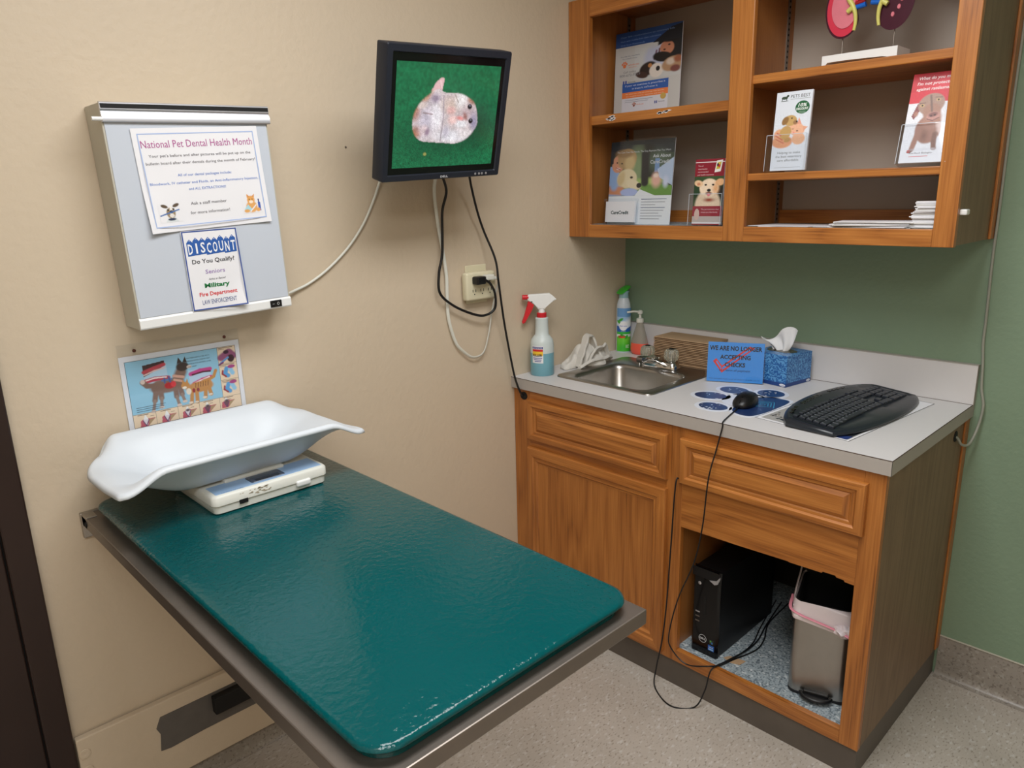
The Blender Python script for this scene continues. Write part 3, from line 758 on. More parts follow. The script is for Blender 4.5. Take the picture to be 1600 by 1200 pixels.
# cat
CO = (196, 140, 78)
cv.rect(.80, .28, 1.11, .52, (184, 206, 226)).line([(.83, .34), (.96, .31), (1.10, .31)], .030, (196, 70, 140)).line([(.85, .355), (1.0, .335), (1.10, .345)], .012, (90, 30, 50)).line([(.86, .50), (.98, .46), (1.1, .44)], .03, (206, 60, 120)).line([(.88, .485), (1.08, .43)], .009, (240, 226, 226))
cv.line([(1.02, .50), (1.14, .44), (1.18, .35)], .022, CO).ell(.93, .56, .19, .085, CO).ell(1.02, .54, .09, .09, CO)
for a, b_ in (((.82, .58), (.79, .78)), ((.88, .6), (.87, .79)), ((1.01, .58), (.99, .74)), ((1.05, .58), (1.075, .71))):
    cv.line([a, b_], .026, CO); cv.ell(b_[0] - .01, b_[1], .03, .018, (232, 212, 190))
cv.ell(.735, .50, .058, .055, CO).poly([(.70, .46), (.70, .40), (.735, .45)], CO).poly([(.745, .45), (.77, .39), (.78, .47)], CO).ell(.72, .53, .03, .02, (236, 226, 212)).ell(.77, .60, .035, .05, (232, 220, 204))
for k in range(6): cv.line([(.88 + k * .035, .49), (.87 + k * .035, .56)], .006, (130, 82, 40), .7)
cv.ell(.84, .60, .02, .035, (150, 30, 40)).ell(.90, .60, .02, .03, (140, 50, 60))
# right column
cv.line([(1.28, .17), (1.40, .10), (1.46, .16)], .05, (150, 84, 120)).ell(1.42, .20, .05, .06, (60, 30, 40)).line([(1.26, .26), (1.38, .18)], .014, (96, 150, 206)).line([(1.24, .28), (1.30, .25)], .012, (130, 50, 110)).ell(1.36, .09, .04, .03, (70, 34, 60))
for y in (.38, .63):
    cv.line([(1.34, y - .03), (1.31, y + .05), (1.35, y + .09)], .03, (90, 160, 214)).line([(1.39, y - .02), (1.42, y + .06)], .03, (150, 200, 230)).ell(1.41, y - .05, .055, .028, (176, 74, 136)).line([(1.28, y + .0), (1.27, y + .05), (1.32, y + .10)], .012, (160, 50, 60))
# bottom row
for k in range(5):
    x = .16 + k * .28; y = .86 + .015 - (.02 if k == 4 else 0)
    cv.poly([(x - .08, y + .12), (x - .07, y + .03), (x - .02, y - .0), (x + .05, y + .01), (x + .13, y + .01), (x + .02, y + .12)], (196, 92, 108)).poly([(x - .035, y + .02), (x + .03, y + .02), (x + .015, y + .11), (x - .01, y + .11)], (226, 220, 226) if k < 3 else (120, 80, 90)).poly([(x - .035, y + .02), (x - .005, y - .06), (x + .03, y + .02)], (240, 240, 240)).line([(x - .04, y + .03), (x - .005, y + .115), (x + .035, y + .03)], .006, (110, 70, 110)).poly([(x + .04, y + .03), (x + .12, y + .015), (x + .03, y + .11)], (176, 150, 110))
    if k > 1: cv.ell(x, y + .01, .03, .02, (90, 66, 70), soft=.4)
p = Print(); mg = .011
X0, X1, Y0, Y1 = mg, CWd - mg, .018, CHd - .013
p.pic(X0, Y0, X1, Y1, cv, 1)
lc = (48, 50, 60); sx = (X1 - X0) / 1.5; sy = (Y1 - Y0)
p.frame(X0, Y0, X1, Y1, .0008, lc, 2)
def vln(x, y0, y1): p.rect(X0 + x * sx - .0003, Y1 - y1 * sy, X0 + x * sx + .0003, Y1 - y0 * sy, lc, 2)
def hln(y, x0, x1): p.rect(X0 + x0 * sx, Y1 - y * sy - .0003, X0 + x1 * sx, Y1 - y * sy + .0003, lc, 2)
vln(1.235, 0, .8); hln(.8, 0, 1.5)
for k in range(1, 5): vln(k * .295, .8, 1)
hln(.27, 1.235, 1.5); hln(.53, 1.235, 1.5)
p.text('BACTERIA ASSOCIATED WITH', X0 + .80 * sx, Y1 - .10 * sy, .0030, (40, 50, 66), 3, width=.056)
p.text('PERIODONTAL DISEASE MAY', X0 + .80 * sx, Y1 - .145 * sy, .0030, (40, 50, 66), 3, width=.057)
p.text('DAMAGE THE KIDNEYS, LIVER', X0 + .80 * sx, Y1 - .19 * sy, .0030, (40, 50, 66), 3, width=.059)
for k in range(3): p.rect(X0 + .06 * sx, Y1 - (.70 + k * .03) * sy, X0 + (.44 - k * .02) * sx, Y1 - (.706 + k * .03) * sy, (70, 80, 100), 3)
for k in range(5):
    p.rect(X0 + (.06 + k * .295) * sx, Y1 - .812 * sy, X0 + (.20 + k * .295) * sx, Y1 - .820 * sy, (110, 90, 84), 3); p.rect(X0 + (.22 + k * .27) * sx, Y1 - .85 * sy, X0 + (.27 + k * .27) * sx, Y1 - .856 * sy, (120, 100, 90), 3)
for yy in (.015, .285, .545): p.rect(X0 + 1.25 * sx, Y1 - yy * sy, X0 + 1.46 * sx, Y1 - (yy + .008) * sy, (110, 90, 84), 3); p.rect(X0 + 1.25 * sx, Y1 - (yy + .022) * sy, X0 + 1.34 * sx, Y1 - (yy + .028) * sy, (120, 100, 90), 3)
p.text('AND HEART', X0 + .80 * sx, Y1 - .235 * sy, .0030, (40, 50, 66), 3, width=.023)
p.build('printing', dc, Matrix.Translation((0, 0, .0008)))
bm = B(); box(bm, -.001, CWd + .001, -.001, .2225, .0012 + .001, .003); 
part('clear_sleeve', bm, M['clear'], dc)
for x in (.0365, .252):
    bm = lathe(B(), [(0, 0), (.0042, 0), (.004, .0015), (.002, .002), (0, .0012)], n=14, cap0=False, cap1=False)
    part('screw', xform(bm, Matrix.Translation((x, .2055, .003))), mat('rusty_screw', (92, 50, 40), .5, .3), dc, True)

# ================================================================== MONITOR
mn = thing('monitor', 'black flat monitor tilted down on the beige wall showing a hamster on green', 'monitor')
n = Vector((cos(radians(-15.5)), 0.012, sin(radians(-15.5)))).normalized()
u_ = n.cross(Vector((0, 0, 1))).cross(n)  # placeholder up
rgt = Vector((0, 1, 0)); upv = n.cross(rgt) if n.cross(rgt).z > 0 else -n.cross(rgt)
ro = radians(3.0); R3 = rgt * cos(ro) + upv * sin(ro); U3 = -rgt * sin(ro) + upv * cos(ro)
mn.matrix_world = basis((.262, -1.112, 1.748), R3, U3)
bm = B(); MW, MH = .2025, .165
def RQ(hx, hy, r, z, dy=0): return [(x, y, z) for x, y in rrect(0, dy, hx, hy, r, 4)]
loft(bm, [RQ(MW - .03, MH - .03, .01, -.062), RQ(MW - .004, MH - .004, .006, -.046), RQ(MW, MH, .005, -.044), RQ(MW, MH, .005, -.003), RQ(MW - .002, MH - .002, .004, 0), RQ(.186, .149, .002, 0, -.0015), RQ(.183, .146, .001, -.005, -.0015)])
part('casing', bm, M['navybez'], mn, smooth=35)
part('display_glass', bx(-.184, .184, -.148, .145, -.0050, -.0042), M['blackg'], mn, label='black glass around the picture')
cv = Canvas(200, 150, (20, 106, 66), 1.333)
cv.noise(.30, 3, 2); cv.noise(.45, 1, 3, mask=np.clip(cv.Y * 1.5 - .2, .12, 1))
cv.ell(.62, .70, .62, .22, (10, 62, 40), soft=.5, al=.55); cv.ell(1.05, .55, .25, .2, (10, 58, 40), soft=.6, al=.6)
HB, HW_ = (214, 196, 190), (232, 224, 222)
def hm(a, b): return ((a - 235) / 665 * 1.333, (b - 212 - (a - 270) * .03) / 672)
def HE(a, b, ra, rb, col, rot=0, soft=.4, al=.9): x, y = hm(a, b); cv.ell(x, y, ra * .002, rb * .0015, col, rot, soft, al)
body = [hm(v.x, v.y) for v in catmull([(q[0], q[1], 0) for q in [(455, 398), (385, 465), (348, 550), (350, 640), (395, 708), (480, 726), (560, 735), (630, 742), (700, 715), (752, 655), (770, 600), (752, 500), (715, 450), (640, 410), (545, 402), (500, 380), (455, 398), (385, 465)]], 6)]
foot = [hm(v.x, v.y) for v in catmull([(q[0], q[1], 0) for q in [(450, 400), (465, 355), (500, 312), (525, 312), (524, 350), (510, 400), (450, 400), (465, 355)]], 5)]
bg0 = cv.c.copy(); cv.poly(foot, (226, 184, 186)).poly(body, (206, 192, 194)); fm = np.clip(np.abs(cv.c - np.array(lin((206, 192, 194)))).sum(-1) < .01, 0, 1).astype(float)
for args in ((365, 530, 30, 50, (176, 112, 76)), (375, 650, 32, 40, (172, 108, 74)), (420, 430, 45, 28, (196, 150, 128), -35), (430, 580, 60, 95, (200, 190, 204), 0, .5, .8), (495, 550, 35, 110, (236, 230, 236), 0, .5, .9), (480, 440, 34, 30, (158, 142, 160), 0, .5, .9), (590, 480, 70, 50, (206, 184, 174), 0, .5, .8), (650, 450, 40, 60, (232, 226, 226), 20), (600, 690, 110, 40, (230, 226, 232)), (720, 460, 32, 22, (170, 122, 100), 20), (700, 540, 50, 60, (190, 168, 172), 0, .5, .8), (745, 600, 28, 62, (160, 152, 176), -10, .5, .9), (660, 610, 40, 26, (236, 232, 236)), (585, 520, 28, 26, (226, 180, 176)), (600, 580, 30, 30, (234, 196, 192)), (650, 572, 26, 14, (222, 146, 144), 10), (682, 560, 22, 16, (168, 122, 118), 60), (690, 680, 50, 30, (228, 218, 220)), (420, 640, 26, 30, (222, 200, 204)), (440, 655, 14, 26, (156, 132, 150), 20), (398, 480, 30, 22, (214, 196, 190)), (560, 660, 24, 40, (196, 188, 200))): HE(*args)
cv.line([hm(530, 420), hm(538, 560), hm(528, 720)], .007, (168, 154, 164), .6).line([hm(410, 530), hm(465, 540)], .008, (160, 140, 144), .6).line([hm(600, 410), hm(630, 470)], .006, (170, 156, 150), .6).line([hm(505, 330), hm(515, 370)], .01, (238, 204, 202), .8)
for a, b_ in ((708, 496), (722, 592)): HE(a, b_, 15, 17, (22, 16, 24), 0, .2, 1); HE(a + 1, b_ - 6, 4, 4, (150, 150, 170), 0, .3, 1)
am = Canvas(200, 150, (0, 0, 0), 1.333).poly(foot, (255, 255, 255)).poly(body, (255, 255, 255)).c[..., :1]
for _ in range(2): am = (am + np.roll(am, 1, 0) + np.roll(am, -1, 0) + np.roll(am, 1, 1) + np.roll(am, -1, 1)) / 5
cv.c = cv.c * am + bg0 * (1 - am)
cv.noise(.22, 1, 11, mask=fm); cv.noise(.3, 3, 12, mask=fm * .7)
cv.noise(.07, 1, 9); cv.ell(.40, .87, .02, .016, (150, 150, 80), soft=.3)
p = Print(); p.pic(-.171, -.131, .171, .126, cv, 1); p.build('lit_picture', mn, Matrix.Translation((0, 0, -.0042)), 'screen')
p = Print(); p.text('DELL', -.0, -.1605, .0052, (190, 192, 196), 1, width=.026, align='c', bold=.03); p.build('lettering', mn, Matrix.Translation((0, 0, .0003)))
for x in (.112, .126, .137, .152):
    part('button', lathe(B(), [(.0033, -.001), (.0033, .0012), (.002, .002)], x, -.1565, 12), M['alu'], mn, True)
for yy in (.10, ):
    pass
mt_ = thing('monitor_mount', 'black wall bracket arm behind the hamster monitor', 'bracket', (0, -1.105, 1.745))
part('wall_plate', bx(.0005, .012, -.05, .05, -.07, .07, .003), M['black'], mt_)
part('arm', bx(.012, .152, -.022, .022, -.03, .03, .004), M['black'], mt_)
part('tilt_head', bx(.14, .180, -.045, .045, -.045, .045, .004), M['black'], mt_)

# ================================================================== OUTLET AND CORDS ON THE LEFT WALL
ol = thing('wall_outlet', 'ivory wall outlet with six-way adapter, below the monitor', 'outlet', (0, -.812, 1.26))
part('wall_plate', bx(.0003, .006, -.046, .046, -.063, .063, .003), M['ivory'], ol)
bm = B(); box(bm, .006, .034, -.066, .062, -.050, .042, .008, 3)
ad = part('adapter', bm, M['ivory'], ol, smooth=40)
bm = B()
for zc in (-.022, .016):
    for yc in (-.034, 0, .034):
        box(bm, .0338, .0343, yc - .008, yc - .0055, zc, zc + .009); box(bm, .0338, .0343, yc + .0045, yc + .007, zc, zc + .009); box(bm, .0338, .0343, yc - .002, yc + .002, zc - .009, zc - .005)
part('sockets', bm, M['blackm'], ad, kind='stuff')
def cord(name, label, pts, r, mt, flat=1.0, cat='cord', extra=None, par=None):
    t = thing(name, label, cat)
    bm = B(); tube(bm, pts, r, 10, 10, flat); part('cord', bm, M[mt], t, True); return t
t = cord('power_cord', 'black power cord looping from the monitor into the wall outlet', [(.16, -1.07, 1.69), (.09, -1.01, 1.62), (.045, -.955, 1.56), (.030, -.962, 1.50), (.028, -.965, 1.42), (.026, -.968, 1.364), (.024, -.982, 1.31), (.024, -.982, 1.25), (.024, -.935, 1.207), (.026, -.865, 1.172), (.030, -.805, 1.156), (.04, -.765, 1.175), (.052, -.772, 1.225), (.056, -.795, 1.262), (.055, -.815, 1.276)], .0042, 'black')
part('plug', bx(.0335, .064, -.856, -.818, 1.264, 1.290, .005), M['black'], t)
cord('video_cable', 'black cable hanging from the monitor into the base cabinet corner', [(.15, -.98, 1.70), (.09, -.905, 1.64), (.05, -.86, 1.58), (.035, -.825, 1.50), (.028, -.793, 1.434), (.05, -.765, 1.34), (.058, -.760, 1.263), (.04, -.727, 1.15), (.03, -.705, 1.08), (.028, -.684, .99), (.034, -.672, .92), (.046, -.664, .875), (.051, -.652, .851)], .0038, 'black')
t = cord('extension_cord', 'flat white cord hanging in a long loop from behind the monitor to the outlet', [(.16, -1.09, 1.69), (.07, -1.01, 1.62), (.03, -.990, 1.56), (.018, -.972, 1.46), (.014, -.955, 1.38), (.012, -.943, 1.30), (.010, -.942, 1.24), (.010, -.940, 1.16), (.010, -.915, 1.08), (.012, -.884, 1.043), (.014, -.845, 1.018), (.016, -.80, 1.028), (.018, -.775, 1.09), (.022, -.762, 1.16), (.030, -.747, 1.23), (.048, -.752, 1.272), (.050, -.785, 1.282)], .0052, 'cordw', .5)
part('plug', bx(.0335, .058, -.812, -.776, 1.274, 1.292, .004), M['cordw'], t)
cord('white_wall_cord', 'white cord running up from the light box to behind the monitor', [(.05, -1.527, 1.300), (.03, -1.50, 1.302), (.012, -1.47, 1.306), (.008, -1.42, 1.322), (.008, -1.358, 1.3565), (.008, -1.29, 1.41), (.008, -1.235, 1.472), (.010, -1.195, 1.54), (.02, -1.172, 1.60), (.06, -1.16, 1.66), (.16, -1.15, 1.70)], .0036, 'cordw')
bm = lathe(B(), [(0, 0), (.003, 0), (.0025, .002), (0, .0025)], n=12, cap0=False, cap1=False)
tag(part('wall_screw', xform(bm, Matrix.Translation((0.0002, -1.269, 1.6806)) @ Matrix.Rotation(pi / 2, 4, 'Y')), M['steeld'], smooth=True), 'tiny screw in the bare beige wall left of the monitor', 'screw')
cord('wall_cable', 'thin grey cable running down the green wall into the base cabinet side', [(1.2835, -.006, 2.5), (1.2832, -.006, 1.94), (1.2822, -.006, 1.72), (1.2845, -.006, 1.468), (1.2845, -.006, 1.345), (1.289, -.006, 1.165), (1.2905, -.008, 1.10), (1.297, -.010, 1.04), (1.303, -.012, .967), (1.314, -.014, .914), (1.309, -.02, .85), (1.300, -.05, .805), (1.291, -.09, .81), (1.283, -.108, .832), (1.274, -.112, .838)], .0038, 'cordg')

# ================================================================== WORKTOP OBJECTS
Z = .9146
# spray bottle
sb = thing('spray_bottle', 'white-headed spray bottle with red trigger and blue liquid by the wall', 'bottle', (.058, -.556, Z))
bm = lathe(B(), [(.040, 0), (.0425, .003), (.0425, .055), (.0425, .082)], n=36, cap1=True)
part('liquid_band', bm, M['bluewater'], sb, True, label='lower body filled with blue liquid')
bm = lathe(B(), [(.0425, .082), (.0425, .098), (.041, .118), (.0385, .128), (.030, .139), (.0245, .146), (.0235, .165), (.0225, .190), (.0235, .204), (.020, .207)], n=36, cap0=False)
part('body', bm, M['bottle'], sb, True, label='translucent empty upper body')
part('collar', lathe(B(), [(.0165, .205), (.0175, .207), (.0175, .222), (.014, .224)], n=24), M['red'], sb, 40)
part('neck', lathe(B(), [(.012, .222), (.010, .238)], n=20), M['white'], sb, True)
# trigger head (faces -y local), built around its own plane then turned
HD = Matrix.Rotation(radians(-38), 4, 'Z')
def headpoly(pts, hw, bev=.003):
    bm = B(); prism(bm, pts, 'x', -hw, hw); bmesh.ops.bevel(bm, geom=[e for e in bm.edges if abs(e.verts[0].co.x - e.verts[1].co.x) < 1e-6], offset=bev, segments=2, affect='EDGES'); return xform(bm, HD)
part('spray_head', headpoly([(-.013, .236), (.011, .236), (.020, .252), (.052, .270), (.040, .282), (.028, .291), (-.045, .289), (-.050, .285), (-.050, .272), (-.046, .266), (-.032, .256), (-.020, .252)], .0105), M['white'], sb)
bm = B(); tube(bm, [(0, -.047, .279), (0, -.068, .279)], .0085, 16, smooth=False); part('nozzle', xform(bm, HD), M['red'], sb, 40)
part('trigger', headpoly([(-.046, .268), (-.030, .264), (-.028, .250), (-.034, .236), (-.048, .212), (-.060, .190), (-.068, .186), (-.071, .192), (-.062, .215), (-.052, .240), (-.050, .258)], .0075, .002), M['red'], sb)
part('pivot_pin', xform(bx(-.0109, .0109, -.038, -.034, .262, .266), HD), M['black'], sb)
p = Print(); LH = .062
p.rect(0, 0, .042, LH, (230, 230, 234), 1); p.rect(.001, LH - .010, .041, LH - .003, (52, 58, 140), 2); p.text('DOGVATE', .021, LH - .009, .005, (225, 225, 235), 3, width=.034, align='c')
p.rect(.001, LH - .026, .041, LH - .012, (206, 40, 48), 2); p.rect(.001, LH - .034, .041, LH - .020, (240, 196, 60), 3); p.text('KILLER', .021, LH - .037, .0085, (20, 20, 24), 4, width=.036, align='c', bold=.03)
for k in range(3): p.rect(.004 + .003 * k, LH - .045 - k * .006, .038 - .002 * k, LH - .042 - k * .006, (96, 100, 160), 2)
# tessellate label along the cylinder
def wrap(pr_, r, a0, zo):
    def fn(v):
        a = a0 + v[0] / r; return ((r + v[2] + .0004) * cos(a), (r + v[2] + .0004) * sin(a), zo + v[1])
    return fn
def subdiv(pr_, step=.006):
    bm = B(); cl = bm.verts.layers.float_vector.new('c'); vs = [bm.verts.new(v) for v in pr_.v]
    for v, c in zip(vs, pr_.c): v[cl] = Vector(c)
    for f in pr_.f:
        try: bm.faces.new([vs[i] for i in f])
        except ValueError: pass
    xs = [v[0] for v in pr_.v]; x = min(xs) + step
    while x < max(xs):
        bmesh.ops.bisect_plane(bm, geom=bm.verts[:] + bm.edges[:] + bm.faces[:], plane_co=(x, 0, 0), plane_no=(1, 0, 0)); x += step
    bm.verts.index_update(); pr_.v = [tuple(v.co) for v in bm.verts]; pr_.c = [tuple(v[cl]) for v in bm.verts]; pr_.f = [tuple(v.index for v in f.verts) for f in bm.faces]; bm.free(); return pr_
subdiv(p); p.map(wrap(p, .0425, radians(-98), .048)); p.build('printed_label', sb, Matrix.Identity(4))

# towel
tw = thing('hand_towel', 'crumpled white terry cloth beside the sink', 'towel', (.070, -.325, Z))
bm = B(); N1 = 80; rows = []
for j in range(N1 + 1):
    row = []
    for i in range(N1 + 1):
        a = 2 * pi * i / N1; q = j / N1
        rad = (1 + .20 * sin(3 * a + .6) + .12 * sin(5 * a + 2) + .06 * sin(9 * a))
        rx, ry = .056 * rad, .118 * rad
        x = q * rx * cos(a); y = q * ry * sin(a)
        dome = max(0, 1 - q ** 2.2) ** .55
        fold = noise.noise(Vector((x * 15 + 1.5, y * 11, 3.3)))
        wx = x + .018 * noise.noise(Vector((x * 18, y * 14, 1.0))); wy = y + .022 * noise.noise(Vector((x * 14, y * 12, 5.0)))
        rid = (sin(wx * 120 + wy * 75) * .5 + sin(wy * 150 - wx * 60 + 1) * .35)
        z = .048 * dome * (1 + .3 * fold) + .0085 * rid * min(1, dome * 2.2) + .040 * math.exp(-((y + .012) ** 2 / .0018 + (x + .008) ** 2 / .0016)) + .012 * math.exp(-((y - .045) ** 2 / .0007 + (x + .0) ** 2 / .0016)) - .010 * math.exp(-((y - .02) ** 2 / .0001))
        z = max(.001, z) if j < N1 else .0005
        if j == N1 - 1: z = max(z, .006)
        row.append(Vector((min(max(x, -.062), .07), y, z)))
    rows.append(row)
loops = [[bm.verts.new(p_) for p_ in r[:-1]] for r in rows[1:]]
c0 = bm.verts.new(rows[0][0])
for i in range(N1): bm.faces.new((c0, loops[0][i], loops[0][(i + 1) % N1]))
for a, b_ in zip(loops[:-1], loops[1:]):
    for i in range(N1): bm.faces.new((a[i], b_[i], b_[(i + 1) % N1], a[(i + 1) % N1]))
bm.faces.new(loops[-1])
part('cloth_heap', bm, M['terry'], tw, smooth=180)
def ribbon(pts, wv, th=.004):
    P = catmull(pts, 8); bm = B(); loops = []
    wv = Vector(wv)
    for k, q in enumerate(P):
        t = (P[min(k + 1, len(P) - 1)] - P[max(0, k - 1)]).normalized(); n_ = t.cross(wv).normalized()
        ww = wv * (1 + .12 * sin(k * .7)); loops.append([q + ww * c + n_ * th * d for c, d in ((-1, 0), (-.9, 1), (.9, 1), (1, 0), (.9, -1), (-.9, -1))])
    return loft(bm, loops)
part('fold', ribbon([(.03, -.09, .008), (.035, -.075, .045), (.025, -.045, .078), (.01, -.01, .108), (.005, .02, .104), (.012, .03, .07), (.028, .035, .035)], (.018, -.006, 0)), M['terry'], tw, 60)
part('fold', ribbon([(.045, -.05, .012), (.05, -.03, .045), (.045, 0, .060), (.04, .04, .058), (.035, .062, .066), (.03, .08, .045), (.03, .10, .012)], (.010, .0, .010)), M['terry'], tw, 60)
part('fold', ribbon([(.05, -.10, .006), (.056, -.06, .02), (.06, -.02, .024), (.056, .03, .02), (.05, .07, .022), (.03, .11, .008)], (.008, .0, .006), .005), M['terry'], tw, 60)

# air freshener can
ac = thing('air_freshener', 'blue and green aerosol air freshener can in the counter corner', 'spray can', (.038, -.056, Z))
prof = [(.0275, 0), (.029, .003), (.029, .150), (.0285, .176), (.0265, .196), (.0225, .210), (.0185, .220)]
mt3 = M['printg']
bm = lathe(B(), prof, n=40); part('can_body', bm, mat('can_white', (206, 216, 226), .25), ac, 60)
part('cap', lathe(B(), [(.0185, .219), (.0195, .222), (.0185, .236), (.022, .247)], n=24), mat('pale_blue_plastic', (150, 190, 200), .3), ac, True)
bm = B(); tube(bm, [(.0, .024, .262), (0, -.002, .252), (0, -.028, .240)], lambda t: .012 + .008 * sin(pi * min(1, .15 + t * .7)), 16, 8, .35); part('nozzle_lever', bm, mat('lime_plastic', (70, 190, 60), .35), ac, True)
p = Print(); cw_ = 2 * pi * .029 / 2
cvc = Canvas(70, 120, (206, 222, 238), .6)
cvc.rect(0, .0, .6, .22, (110, 160, 212)).rect(0, .20, .6, .30, (160, 196, 230)).ell(.45, .30, .3, .1, (232, 238, 244), -20, .4, .9).poly([(0, .40), (.3, .46), (.6, .36), (.6, .54), (0, .56)], (36, 96, 180)).rect(0, .54, .6, .60, (60, 180, 70)).rect(0, .60, .6, .66, (226, 240, 230)).rect(0, .66, .6, 1, (110, 206, 60)).ell(.3, .95, .3, .15, (64, 180, 50), soft=.5)
cvc.ell(.12, .27, .08, .03, (60, 160, 60), -30).ell(.07, .32, .07, .03, (70, 170, 60), 30).ell(.20, .64, .09, .03, (50, 150, 50), 20).ell(.28, .66, .06, .035, (60, 170, 60), -40).ell(.1, .66, .06, .03, (40, 130, 50))
p.pic(0, 0, cw_, .176, cvc, 1)
p.ell(.030, .105, .0175, .0190, (240, 242, 248), 2); p.text('febreze', .030, .102, .0062, (60, 100, 190), 3, width=.028, align='c', shear=.2)
p.text('Gain', .024, .056, .010, (224, 50, 50), 3, width=.028, align='c', bold=.04, shear=.2)
p.text('AIR EFFECTS', .030, .082, .003, (230, 240, 230), 3, width=.02, align='c')
for k in range(3): p.rect(.04, .015 + .005 * k, .055, .017 + .005 * k, (220, 240, 210), 2)
subdiv(p, .004); p.map(wrap(p, .0291, radians(-112), .004)); p.build('printed_label', ac, Matrix.Identity(4), 'printg')

# soap pump
sp = thing('soap_dispenser', 'clear pump bottle with a little coral soap beside the aerosol can', 'soap bottle', (.121, -.058, Z))
part('soap', lathe(B(), [(.030, .001), (.0375, .008), (.040, .022), (.0375, .042), (.036, .046)], n=32, sy=.72), M['soapl'], sp, True, label='coral soap filling the lower part')
part('bottle_body', lathe(B(), [(.0365, .046), (.030, .074), (.020, .104), (.014, .122), (.013, .130)], n=32, sy=.72, cap0=False), M['soapc'], sp, True)
part('pump_collar', lathe(B(), [(.014, .128), (.0145, .130), (.014, .143), (.007, .146)], n=20), M['offwhite'], sp, 40)
part('pump_stem', lathe(B(), [(.005, .145), (.005, .160), (.010, .163), (.0105, .172), (.006, .176)], n=16), M['offwhite'], sp, 40)
bm = B(); tube(bm, [(0, 0, .170), (-.02, -.016, .171), (-.040, -.032, .168)], .0038, 10); part('pump_spout', bm, M['offwhite'], sp, True)
p = Print(); p.rect(0, 0, .03, .028, (236, 150, 140), 1); p.text('SOAP', .015, .012, .007, (240, 225, 220), 2, width=.022, align='c')

# folded paper towels
NT = 17
ORD = ['topmost', 'second', 'third', 'fourth', 'fifth', 'sixth', 'seventh', 'eighth', 'ninth', 'tenth', 'eleventh', 'twelfth', 'thirteenth', 'fourteenth', 'fifteenth', 'sixteenth', 'seventeenth', 'eighteenth', 'nineteenth', 'twentieth', 'twenty-first', 'twenty-second', 'twenty-third', 'twenty-fourth']
tmpl = {}
for k in range(NT):
    rr = np.random.RandomState(40 + k)
    hz = .0060
    z0 = Z + k * hz
    lift = .012 * (k / NT)
    bm = B(); loops = []
    # C-fold section along y (rounded fold in front), slight wave along x
    for i in range(9):
        x = i / 8 * .238; ww = .0006 * sin(i * 1.1 + k)
        sec = []
        h = hz * .97
        for (yy, zz) in ((-.062, h * .25), (-.0645, h * .5), (-.062, h * .8), (-.055, h * .97), (.055, h * .97), (.06, h * .8), (.06, h * .2), (.055, .0002), (-.055, .0002)):
            sec.append((x, yy, zz))
        loops.append(sec)
    loft(bm, loops)
    dx = rr.uniform(-.002, .002); dy = rr.uniform(-.0015, .0015)
    o = part('paper_towel', bm, M['kraft'], smooth=50)
    o.location = (.252 + dx, -.0865 + dy, z0); o.rotation_euler = (0, 0, radians(rr.uniform(-.5, .5)))
    if k == NT - 1:
        tag(o, 'topmost folded brown paper towel on the stack behind the sink', 'paper towel', 'folded brown paper towels')
    else:
        tag(o, 'folded brown paper towel, %s from the top of the stack behind the sink' % ORD[NT - 1 - k], 'paper towel', 'folded brown paper towels')

# sign in acrylic stand
A_ = Vector((.552, -.276, Z)); Bv = Vector((.724, -.194, Z)); ud = (Bv - A_).normalized(); nd = Vector((ud.y, -ud.x, 0))
sg = thing('sign_stand', 'blue WE ARE NO LONGER ACCEPTING CHECKS sign in a clear stand', 'sign')
tl = Vector((0, 0, 1)) * cos(radians(8)) - nd * sin(radians(8))
sg.matrix_world = basis(A_ + Vector((0, 0, .0005)), ud, tl)
SW_, SH = .1905, .137
sheet('sheet', SW_ - .010, SH - .004, mat('blue_paper', (64, 146, 226), .5), sg).location = (.006, .002, 0)
p = Print(); dk = (22, 24, 34)
p.text('WE ARE NO LONGER', SW_ / 2, .108, .0145, dk, 3, width=.168, align='c', bold=.03)
p.text('ACCEPTING', SW_ / 2, .079, .0135, dk, 3, width=.098, align='c', bold=.03)
p.text('CHECKS', SW_ / 2, .054, .0135, dk, 3, width=.066, align='c', bold=.03)
p.text('as a form of payment', SW_ / 2, .038, .0075, (40, 50, 90), 3, width=.10, align='c')
p.text('We accept cash and all major credit cards', SW_ / 2, .010, .004, (50, 90, 150), 3, width=.165, align='c')
rd = (222, 62, 60)
p.rawpoly([(.024, .070), (.034, .080), (.054, .056), (.054, .032)], rd, 2).rawpoly([(.054, .032), (.054, .056), (.140, .124), (.156, .118)], rd, 2)
p.rawpoly([(.034, .068), (.037, .071), (.052, .050), (.052, .042)], (64, 146, 226), 2.5).rawpoly([(.056, .042), (.055, .050), (.140, .117), (.146, .115)], (64, 146, 226), 2.5)
p.build('printing', sg, Matrix.Translation((0, 0, .0002)))
part('clear_front', bx(0, SW_, 0, SH, .0016, .0030), M['clear'], sg)
part('clear_back', bx(0, SW_, 0, SH + .001, -.0022, -.0008), M['clear'], sg)
bm = B(); prism(bm, [(0, 0), (SW_, 0), (SW_, .0015), (0, .0015)], 'z', -.05, -.002); part('clear_foot', bm, M['clear'], sg)

